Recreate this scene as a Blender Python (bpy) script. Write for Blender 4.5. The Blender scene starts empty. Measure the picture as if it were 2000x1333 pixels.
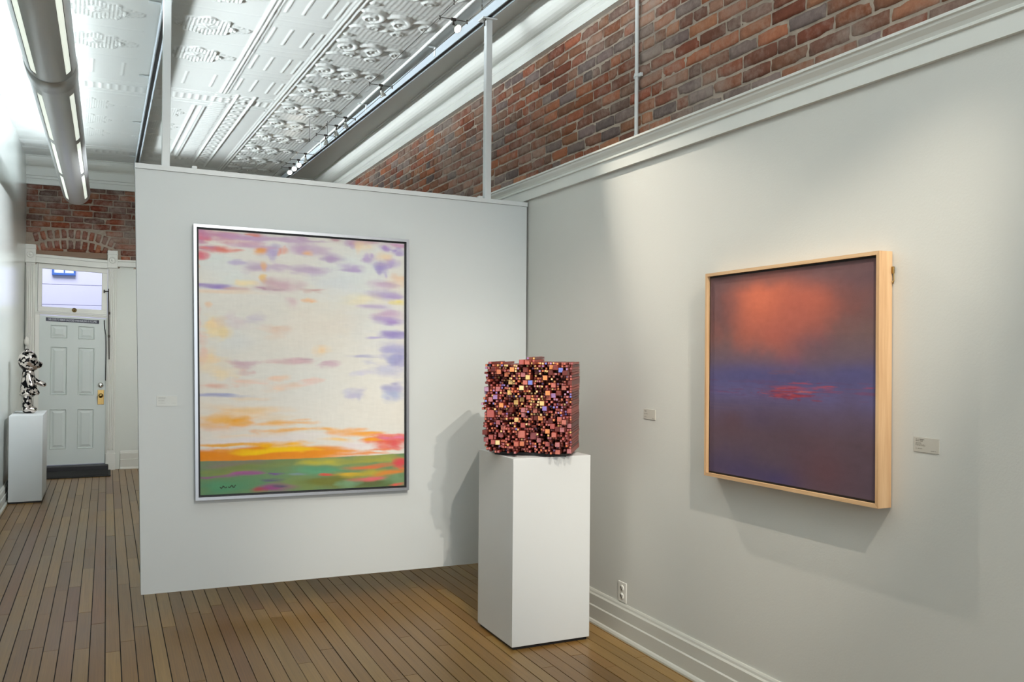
import bpy, bmesh, math, random
import numpy as np
from mathutils import Vector, Matrix
random.seed(7)
rng = np.random.default_rng(11)
scene = bpy.context.scene
COL = scene.collection
PI = math.pi

# ------------------------------------------------------------------ colour
def lin(c):
    c = c / 255.0
    return c / 12.92 if c <= 0.04045 else ((c + 0.055) / 1.055) ** 2.4
def rgb(r, g, b):
    return (lin(r), lin(g), lin(b), 1.0)
def lrgb(r, g, b):
    return np.array([lin(r), lin(g), lin(b)])

# ------------------------------------------------------------------ objects
def tag(o, label=None, cat=None, group=None, kind=None):
    if label: o['label'] = label
    if cat: o['category'] = cat
    if group: o['group'] = group
    if kind: o['kind'] = kind
    return o
def empty(name, loc, label, cat, group=None, rz=0.0):
    o = bpy.data.objects.new(name, None)
    o.empty_display_size = 0.1
    COL.objects.link(o)
    o.location = loc
    o.rotation_euler = (0, 0, rz)
    return tag(o, label, cat, group)
def put(o, parent=None, local=False):
    COL.objects.link(o)
    if parent:
        o.parent = parent
        if parent.type == 'EMPTY' and not local:
            o.matrix_parent_inverse = Matrix.Translation(-Vector(parent.location))
    return o

class MB:
    """collects faces for one mesh object (world coordinates unless the parent says otherwise)"""
    def __init__(s):
        s.v = []; s.f = []; s.m = []; s.sm = []
    def add(s, vs, fs, mat=0, smooth=False):
        n = len(s.v)
        s.v += [tuple(map(float, p)) for p in vs]
        for f in fs:
            s.f.append([n + i for i in f]); s.m.append(mat); s.sm.append(smooth)
        return s
    def box(s, a, b, mat=0):
        x0, y0, z0 = a; x1, y1, z1 = b
        return s.add([(x0,y0,z0),(x1,y0,z0),(x1,y1,z0),(x0,y1,z0),(x0,y0,z1),(x1,y0,z1),(x1,y1,z1),(x0,y1,z1)],
                     [(0,3,2,1),(4,5,6,7),(0,1,5,4),(1,2,6,5),(2,3,7,6),(3,0,4,7)], mat)
    def bbox(s, a, b, r=0.004, mat=0):
        """box with chamfered edges"""
        a = np.array(a, float); b = np.array(b, float)
        bm = bmesh.new()
        bmesh.ops.create_cube(bm, size=1.0)
        for v in bm.verts:
            v.co = Vector(a + (b - a) * (np.array(v.co) + 0.5))
        bmesh.ops.bevel(bm, geom=bm.edges[:], offset=min(r, 0.45 * float(min(b - a))), segments=2, profile=0.5, affect='EDGES')
        bm.verts.index_update()
        s.add([v.co for v in bm.verts], [[v.index for v in f.verts] for f in bm.faces], mat)
        bm.free()
        return s
    def hexa(s, p, mat=0):
        """8 corners: 4 front (TL,TR,BR,BL), 4 back"""
        return s.add(p, [(0,1,2,3),(7,6,5,4),(0,4,5,1),(1,5,6,2),(2,6,7,3),(3,7,4,0)], mat)
    def tube(s, pts, r, n=10, mat=0, caps=True):
        pts = [Vector(p) for p in pts]
        rings = []
        up = None
        for i, p in enumerate(pts):
            d = (pts[min(i + 1, len(pts) - 1)] - pts[max(i - 1, 0)]).normalized()
            if up is None:
                up = d.orthogonal().normalized()
            else:
                up = (up - d * up.dot(d)).normalized()
            w = d.cross(up)
            rr = r[i] if isinstance(r, (list, tuple)) else r
            rings.append([p + (up * math.cos(2*PI*k/n) + w * math.sin(2*PI*k/n)) * rr for k in range(n)])
        vs = [q for ring in rings for q in ring]
        fs = [(i*n+k, i*n+(k+1)%n, (i+1)*n+(k+1)%n, (i+1)*n+k) for i in range(len(pts)-1) for k in range(n)]
        s.add(vs, fs, mat, True)
        if caps:
            s.add(rings[0], [list(range(n))[::-1]], mat); s.add(rings[-1], [list(range(n))], mat)
        return s
    def lathe(s, base, axis, prof, n=24, mat=0):
        """prof: (distance along axis, radius)"""
        base = Vector(base); d = Vector(axis).normalized(); u = d.orthogonal().normalized(); w = d.cross(u)
        vs = []; fs = []
        for h, r in prof:
            for k in range(n):
                vs.append(base + d*h + (u*math.cos(2*PI*k/n) + w*math.sin(2*PI*k/n))*r)
        for i in range(len(prof)-1):
            for k in range(n):
                fs.append((i*n+k, i*n+(k+1)%n, (i+1)*n+(k+1)%n, (i+1)*n+k))
        return s.add(vs, fs, mat, True)
    def extrude(s, prof, a, b, mat=0, caps=True, smooth=False):
        """closed profile given as 3D points at a; swept by the vector b-a"""
        a = Vector(a); b = Vector(b); n = len(prof)
        p0 = [Vector(p) + a for p in prof]; p1 = [Vector(p) + b for p in prof]
        s.add(p0 + p1, [(k, (k+1)%n, n+(k+1)%n, n+k) for k in range(n)], mat, smooth)
        if caps:
            s.add(p0, [list(range(n))[::-1]], mat); s.add(p1, [list(range(n))], mat)
        return s
    def mesh(s, name, mats):
        me = bpy.data.meshes.new(name)
        me.from_pydata(s.v, [], s.f)
        for m in (mats if isinstance(mats, (list, tuple)) else [mats]):
            me.materials.append(m)
        me.polygons.foreach_set('material_index', s.m)
        me.polygons.foreach_set('use_smooth', s.sm)
        bm = bmesh.new(); bm.from_mesh(me)
        bmesh.ops.recalc_face_normals(bm, faces=bm.faces[:])
        bm.to_mesh(me); bm.free()
        me.update()
        return me
    def obj(s, name, mats, parent=None, local=False):
        return put(bpy.data.objects.new(name, s.mesh(name, mats)), parent, local)

def grid_mesh(name, P, mat, col=None, smooth=True):
    """P: (ny,nx,3) array -> grid mesh, optional point colours (ny,nx,3)"""
    ny, nx = P.shape[:2]
    me = bpy.data.meshes.new(name)
    idx = np.arange(ny*nx).reshape(ny, nx)
    q = np.stack([idx[:-1,:-1], idx[:-1,1:], idx[1:,1:], idx[1:,:-1]], -1).reshape(-1, 4)
    me.vertices.add(ny*nx); me.vertices.foreach_set('co', P.reshape(-1).astype(np.float32))
    me.loops.add(q.size); me.loops.foreach_set('vertex_index', q.reshape(-1).astype(np.int32))
    me.polygons.add(len(q))
    me.polygons.foreach_set('loop_start', (np.arange(len(q))*4).astype(np.int32))
    me.polygons.foreach_set('loop_total', np.full(len(q), 4, np.int32))
    me.update(calc_edges=True); me.validate()
    me.polygons.foreach_set('use_smooth', np.full(len(q), smooth))
    if col is not None:
        at = me.color_attributes.new('Col', 'FLOAT_COLOR', 'POINT')
        c4 = np.ones((ny*nx, 4), np.float32); c4[:, :3] = col.reshape(-1, 3)
        at.data.foreach_set('color', c4.reshape(-1))
    me.materials.append(mat)
    return me

def struct(o, label=None):
    o['kind'] = 'structure'
    if label: o['label'] = label
    return o

# ------------------------------------------------------------------ noise for numpy-made surfaces
def vnoise(u, v, seed):
    g = np.random.default_rng(seed).random((257, 257))
    g[-1] = g[0]; g[:, -1] = g[:, 0]
    u = np.mod(u, 256); v = np.mod(v, 256)
    i = np.floor(u).astype(int); j = np.floor(v).astype(int)
    fu = u - i; fv = v - j
    fu = fu*fu*(3-2*fu); fv = fv*fv*(3-2*fv)
    return (g[j,i]*(1-fu)*(1-fv) + g[j,i+1]*fu*(1-fv) + g[j+1,i]*(1-fu)*fv + g[j+1,i+1]*fu*fv)
def fbm(u, v, seed, oct=4):
    t = 0; a = 0.5; s = 0
    for k in range(oct):
        t = t + a*vnoise(u*2**k + 17.3*k, v*2**k + 5.1*k, seed+k); s += a; a *= 0.5
    return t/s*2 - 1
def sstep(a, b, x):
    t = np.clip((x-a)/(b-a), 0, 1)
    return t*t*(3-2*t)

# ------------------------------------------------------------------ materials
def new_mat(name):
    m = bpy.data.materials.new(name); m.use_nodes = True
    nt = m.node_tree; b = nt.nodes['Principled BSDF']
    return m, nt, b
def N(nt, t, **kw):
    n = nt.nodes.new(t)
    for k, v in kw.items():
        if k.startswith('i_'):
            n.inputs[k[2:].replace('_', ' ')].default_value = v
        else:
            setattr(n, k, v)
    return n
def simple(name, color, rough=0.5, metal=0.0, bump=0.0, scale=60.0, vary=0.04, coat=0.0, spec=0.5):
    """plain painted or metal surface with a little procedural unevenness"""
    m, nt, b = new_mat(name)
    L = nt.links.new
    tc = N(nt, 'ShaderNodeTexCoord')
    no = N(nt, 'ShaderNodeTexNoise', i_Scale=scale, i_Detail=4.0)
    L(tc.outputs['Object'], no.inputs['Vector'])
    big = N(nt, 'ShaderNodeTexNoise', i_Scale=1.7, i_Detail=3.0)
    L(tc.outputs['Object'], big.inputs['Vector'])
    mx = N(nt, 'ShaderNodeMix', data_type='RGBA', blend_type='MIX')
    mx.inputs[6].default_value = tuple(c*(1-vary) for c in color[:3]) + (1,)
    mx.inputs[7].default_value = tuple(min(1, c*(1+vary)) for c in color[:3]) + (1,)
    L(big.outputs['Fac'], mx.inputs[0])
    L(mx.outputs[2], b.inputs['Base Color'])
    b.inputs['Roughness'].default_value = rough
    b.inputs['Metallic'].default_value = metal
    b.inputs['Specular IOR Level'].default_value = spec
    b.inputs['Coat Weight'].default_value = coat
    b.inputs['Coat Roughness'].default_value = 0.15
    if bump:
        bp = N(nt, 'ShaderNodeBump', i_Strength=bump, i_Distance=0.003)
        L(no.outputs['Fac'], bp.inputs['Height']); L(bp.outputs['Normal'], b.inputs['Normal'])
    return m
def emit(name, color, strength):
    m, nt, b = new_mat(name)
    b.inputs['Base Color'].default_value = color
    b.inputs['Emission Color'].default_value = color
    tc = N(nt, 'ShaderNodeTexCoord'); no = N(nt, 'ShaderNodeTexNoise', i_Scale=90.0)
    nt.links.new(tc.outputs['Object'], no.inputs['Vector'])
    mr = N(nt, 'ShaderNodeMapRange'); mr.inputs[3].default_value = strength*0.85; mr.inputs[4].default_value = strength*1.15
    nt.links.new(no.outputs['Fac'], mr.inputs[0]); nt.links.new(mr.outputs[0], b.inputs['Emission Strength'])
    return m

M = {}
M['plaster_right'] = simple('plaster_right', rgb(203, 203, 197), 0.55, bump=0.12, scale=140, vary=0.015)
M['plaster_left'] = simple('plaster_left', rgb(208, 212, 208), 0.24, bump=0.03, scale=90, vary=0.015, coat=0.5)
M['plaster_back'] = simple('plaster_back', rgb(202, 206, 200), 0.5, bump=0.08, scale=120, vary=0.015)
M['partition'] = simple('partition_paint', rgb(202, 207, 207), 0.6, bump=0.05, scale=160, vary=0.01)
M['trim'] = simple('trim_paint', rgb(211, 212, 206), 0.35, bump=0.04, scale=60, vary=0.015)
M['tin'] = simple('tin_paint', rgb(212, 214, 211), 0.36, bump=0.03, scale=120, vary=0.02)
M['plinth'] = simple('plinth_paint', rgb(207, 210, 210), 0.5, bump=0.04, scale=120, vary=0.012)
M['white_steel'] = simple('white_steel', rgb(208, 212, 212), 0.4, bump=0.03, vary=0.02)
M['base_trim'] = simple('baseboard_paint', rgb(197, 197, 189), 0.4, bump=0.04, scale=60, vary=0.015)
M['rail_steel'] = simple('rail_steel', rgb(172, 181, 188), 0.45, vary=0.03)
M['door_paint'] = simple('door_paint', rgb(194, 202, 200), 0.42, bump=0.05, scale=80, vary=0.03)
M['black'] = simple('black_paint', rgb(16, 16, 18), 0.5, vary=0.2)
M['rubber'] = simple('black_rubber', rgb(26, 26, 26), 0.8, bump=0.3, scale=120, vary=0.2)
M['sill'] = simple('dark_bronze', rgb(58, 58, 60), 0.4, metal=0.6, vary=0.15)
M['chrome'] = simple('chrome', rgb(200, 198, 192), 0.14, metal=1.0, vary=0.05)
M['steel'] = simple('grey_steel', rgb(105, 102, 98), 0.35, metal=0.9, vary=0.1)
M['dark_metal'] = simple('dark_metal', rgb(62, 56, 52), 0.4, metal=0.8, vary=0.1)
M['brass'] = simple('brass', rgb(168, 140, 88), 0.22, metal=1.0, vary=0.1)
M['silver'] = simple('silver_leaf', rgb(168, 171, 176), 0.36, metal=0.85, bump=0.05, scale=40, vary=0.06)
M['white_plastic'] = simple('white_plastic', rgb(222, 221, 214), 0.35, vary=0.01)
M['card'] = simple('label_card', rgb(190, 186, 176), 0.6, vary=0.02)
M['card_light'] = simple('label_card_light', rgb(207, 210, 207), 0.6, vary=0.01)
M['ink'] = simple('grey_ink', rgb(118, 112, 102), 0.7, vary=0.1)
M['ink_light'] = simple('pale_ink', rgb(165, 168, 165), 0.7, vary=0.05)
M['lit'] = emit('lit_bulb', (1.0, 0.93, 0.78, 1), 40.0)
M['glow'] = emit('bulb_glow', (1.0, 0.93, 0.8, 1), 5.0)
M['diffuser'] = emit('lamp_diffuser', (0.90, 0.97, 0.86, 1), 0.62)
M['fixture'] = simple('satin_aluminium', rgb(200, 200, 200), 0.34, metal=0.55, vary=0.03)
M['sign_black'] = simple('sign_black', rgb(38, 40, 58), 0.5, vary=0.1)
M['sign_white'] = simple('sign_lettering', rgb(186, 190, 200), 0.5, vary=0.02)
M['lumber'] = simple('old_lumber', rgb(122, 98, 80), 0.7, bump=0.3, scale=30, vary=0.2)

def vertex_colour_mat(name, rough, bump_scale=0, bump=0.0, spec=0.5):
    m, nt, b = new_mat(name); L = nt.links.new
    a = N(nt, 'ShaderNodeVertexColor', layer_name='Col')
    L(a.outputs['Color'], b.inputs['Base Color'])
    b.inputs['Roughness'].default_value = rough
    b.inputs['Specular IOR Level'].default_value = spec
    if bump:
        tc = N(nt, 'ShaderNodeTexCoord'); no = N(nt, 'ShaderNodeTexNoise', i_Scale=bump_scale, i_Detail=3.0)
        L(tc.outputs['Object'], no.inputs['Vector'])
        bp = N(nt, 'ShaderNodeBump', i_Strength=bump, i_Distance=0.002)
        L(no.outputs['Fac'], bp.inputs['Height']); L(bp.outputs['Normal'], b.inputs['Normal'])
    return m
M['canvas'] = vertex_colour_mat('oil_paint', 0.62, 220, 0.12, 0.25)

def brick_material():
    m, nt, b = new_mat('old_brick'); L = nt.links.new
    a = N(nt, 'ShaderNodeVertexColor', layer_name='Col')
    tc = N(nt, 'ShaderNodeTexCoord')
    n1 = N(nt, 'ShaderNodeTexNoise', i_Scale=26.0, i_Detail=8.0, i_Roughness=0.7)
    n2 = N(nt, 'ShaderNodeTexNoise', i_Scale=2.2, i_Detail=5.0, i_Roughness=0.65)
    n3 = N(nt, 'ShaderNodeTexNoise', i_Scale=110.0, i_Detail=4.0)
    for n in (n1, n2, n3): L(tc.outputs['Object'], n.inputs['Vector'])
    # speckled darkening
    r1 = N(nt, 'ShaderNodeMapRange'); r1.inputs[1].default_value = 0.3; r1.inputs[2].default_value = 0.7
    r1.inputs[3].default_value = 0.78; r1.inputs[4].default_value = 1.15
    L(n1.outputs['Fac'], r1.inputs[0])
    mul = N(nt, 'ShaderNodeMix', data_type='RGBA', blend_type='MULTIPLY'); mul.inputs[0].default_value = 1.0
    L(a.outputs['Color'], mul.inputs[6])
    cmb = N(nt, 'ShaderNodeCombineColor'); 
    for i in range(3): L(r1.outputs[0], cmb.inputs[i])
    L(cmb.outputs[0], mul.inputs[7])
    # chalky residue of old plaster
    add = N(nt, 'ShaderNodeMath', operation='ADD'); L(n2.outputs['Fac'], add.inputs[0])
    sc = N(nt, 'ShaderNodeMath', operation='MULTIPLY'); sc.inputs[1].default_value = 0.45
    L(n1.outputs['Fac'], sc.inputs[0]); L(sc.outputs[0], add.inputs[1])
    r2 = N(nt, 'ShaderNodeMapRange'); r2.inputs[1].default_value = 0.66; r2.inputs[2].default_value = 0.92
    r2.inputs[3].default_value = 0.0; r2.inputs[4].default_value = 0.75
    L(add.outputs[0], r2.inputs[0])
    mx = N(nt, 'ShaderNodeMix', data_type='RGBA'); L(r2.outputs[0], mx.inputs[0])
    L(mul.outputs[2], mx.inputs[6]); mx.inputs[7].default_value = rgb(150, 138, 128)
    L(mx.outputs[2], b.inputs['Base Color'])
    b.inputs['Roughness'].default_value = 0.85; b.inputs['Specular IOR Level'].default_value = 0.2
    bp = N(nt, 'ShaderNodeBump', i_Strength=0.6, i_Distance=0.006)
    L(n1.outputs['Fac'], bp.inputs['Height'])
    bp2 = N(nt, 'ShaderNodeBump', i_Strength=0.4, i_Distance=0.002)
    L(n3.outputs['Fac'], bp2.inputs['Height']); L(bp.outputs['Normal'], bp2.inputs['Normal'])
    L(bp2.outputs['Normal'], b.inputs['Normal'])
    return m
M['brick'] = brick_material()

def floor_material():
    m, nt, b = new_mat('fir_boards'); L = nt.links.new
    a = N(nt, 'ShaderNodeVertexColor', layer_name='Col')
    tc = N(nt, 'ShaderNodeTexCoord')
    mp = N(nt, 'ShaderNodeMapping'); mp.inputs['Scale'].default_value = (150, 2.2, 1)
    L(tc.outputs['Object'], mp.inputs['Vector'])
    # every board gets its own stretch of grain
    ad = N(nt, 'ShaderNodeVectorMath', operation='ADD')
    sh = N(nt, 'ShaderNodeVectorMath', operation='SCALE'); sh.inputs['Scale'].default_value = 37.0
    L(a.outputs['Color'], sh.inputs[0]); L(mp.outputs[0], ad.inputs[0]); L(sh.outputs[0], ad.inputs[1])
    n1 = N(nt, 'ShaderNodeTexNoise', i_Scale=1.0, i_Detail=5.0, i_Roughness=0.6)
    L(ad.outputs[0], n1.inputs['Vector'])
    n2 = N(nt, 'ShaderNodeTexNoise', i_Scale=1.1, i_Detail=4.0)
    L(tc.outputs['Object'], n2.inputs['Vector'])
    r = N(nt, 'ShaderNodeMapRange'); r.inputs[1].default_value = 0.3; r.inputs[2].default_value = 0.7
    r.inputs[3].default_value = 0.80; r.inputs[4].default_value = 1.14
    L(n1.outputs['Fac'], r.inputs[0])
    r2 = N(nt, 'ShaderNodeMapRange'); r2.inputs[1].default_value = 0.3; r2.inputs[2].default_value = 0.7
    r2.inputs[3].default_value = 0.88; r2.inputs[4].default_value = 1.08
    L(n2.outputs['Fac'], r2.inputs[0])
    pr = N(nt, 'ShaderNodeMath', operation='MULTIPLY'); L(r.outputs[0], pr.inputs[0]); L(r2.outputs[0], pr.inputs[1])
    sc = N(nt, 'ShaderNodeVectorMath', operation='SCALE')
    L(a.outputs['Color'], sc.inputs[0]); L(pr.outputs[0], sc.inputs['Scale'])
    # dark specks and knots
    vo = N(nt, 'ShaderNodeTexNoise', i_Scale=38.0, i_Detail=2.0); L(tc.outputs['Object'], vo.inputs['Vector'])
    rk = N(nt, 'ShaderNodeMapRange'); rk.inputs[1].default_value = 0.755; rk.inputs[2].default_value = 0.80
    rk.inputs[3].default_value = 0.0; rk.inputs[4].default_value = 0.8
    L(vo.outputs['Fac'], rk.inputs[0])
    mx = N(nt, 'ShaderNodeMix', data_type='RGBA'); L(rk.outputs[0], mx.inputs[0]); L(sc.outputs[0], mx.inputs[6])
    mx.inputs[7].default_value = rgb(60, 44, 34)
    L(mx.outputs[2], b.inputs['Base Color'])
    rr = N(nt, 'ShaderNodeMapRange'); rr.inputs[3].default_value = 0.24; rr.inputs[4].default_value = 0.38
    L(n2.outputs['Fac'], rr.inputs[0]); L(rr.outputs[0], b.inputs['Roughness'])
    bp = N(nt, 'ShaderNodeBump', i_Strength=0.08, i_Distance=0.002)
    L(n1.outputs['Fac'], bp.inputs['Height']); L(bp.outputs['Normal'], b.inputs['Normal'])
    b.inputs['Specular IOR Level'].default_value = 0.45
    return m
M['floor'] = floor_material()
M['gap'] = simple('board_gap', rgb(44, 38, 36), 0.8, vary=0.2)

def wood_mat(name, c0, c1, axis_scale):
    m, nt, b = new_mat(name); L = nt.links.new
    tc = N(nt, 'ShaderNodeTexCoord'); mp = N(nt, 'ShaderNodeMapping'); mp.inputs['Scale'].default_value = axis_scale
    L(tc.outputs['Object'], mp.inputs['Vector'])
    n1 = N(nt, 'ShaderNodeTexNoise', i_Scale=1.0, i_Detail=5.0); L(mp.outputs[0], n1.inputs['Vector'])
    r = N(nt, 'ShaderNodeMapRange'); r.inputs[1].default_value = 0.3; r.inputs[2].default_value = 0.7
    L(n1.outputs['Fac'], r.inputs[0])
    mx = N(nt, 'ShaderNodeMix', data_type='RGBA'); L(r.outputs[0], mx.inputs[0])
    mx.inputs[6].default_value = c0; mx.inputs[7].default_value = c1
    L(mx.outputs[2], b.inputs['Base Color']); b.inputs['Roughness'].default_value = 0.5
    return m
M['maple_v'] = wood_mat('maple_upright', rgb(188, 148, 106), rgb(212, 176, 134), (60, 60, 3))
M['maple_h'] = wood_mat('maple_rail', rgb(188, 148, 106), rgb(212, 176, 134), (60, 3, 60))

def spotted_chrome():
    m, nt, b = new_mat('spotted_chrome'); L = nt.links.new
    tc = N(nt, 'ShaderNodeTexCoord')
    n1 = N(nt, 'ShaderNodeTexNoise', i_Scale=27.0, i_Detail=1.5); L(tc.outputs['Object'], n1.inputs['Vector'])
    r = N(nt, 'ShaderNodeMapRange'); r.inputs[1].default_value = 0.515; r.inputs[2].default_value = 0.53
    L(n1.outputs['Fac'], r.inputs[0])
    mx = N(nt, 'ShaderNodeMix', data_type='RGBA'); L(r.outputs[0], mx.inputs[0])
    mx.inputs[6].default_value = rgb(206, 196, 188); mx.inputs[7].default_value = rgb(10, 10, 12)
    L(mx.outputs[2], b.inputs['Base Color'])
    b.inputs['Metallic'].default_value = 0.85; b.inputs['Roughness'].default_value = 0.12
    return m
M['spotted'] = spotted_chrome()

def glass_mat():
    m, nt, b = new_mat('window_glass')
    b.inputs['Base Color'].default_value = (0.95, 0.97, 1, 1)
    b.inputs['Transmission Weight'].default_value = 1.0
    b.inputs['Roughness'].default_value = 0.02; b.inputs['IOR'].default_value = 1.05
    return m
M['glass'] = glass_mat()

def rod_mat(name, layer='Col', rough=0.38):
    m, nt, b = new_mat(name); L = nt.links.new
    a = N(nt, 'ShaderNodeVertexColor', layer_name=layer)
    tc = N(nt, 'ShaderNodeTexCoord'); no = N(nt, 'ShaderNodeTexNoise', i_Scale=120.0, i_Detail=3.0)
    L(tc.outputs['Object'], no.inputs['Vector'])
    r = N(nt, 'ShaderNodeMapRange'); r.inputs[3].default_value = 0.75; r.inputs[4].default_value = 1.2
    L(no.outputs['Fac'], r.inputs[0])
    sc = N(nt, 'ShaderNodeVectorMath', operation='SCALE'); L(a.outputs['Color'], sc.inputs[0]); L(r.outputs[0], sc.inputs['Scale'])
    L(sc.outputs[0], b.inputs['Base Color']); b.inputs['Roughness'].default_value = rough
    return m
M['rod'] = rod_mat('stained_rods')

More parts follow.
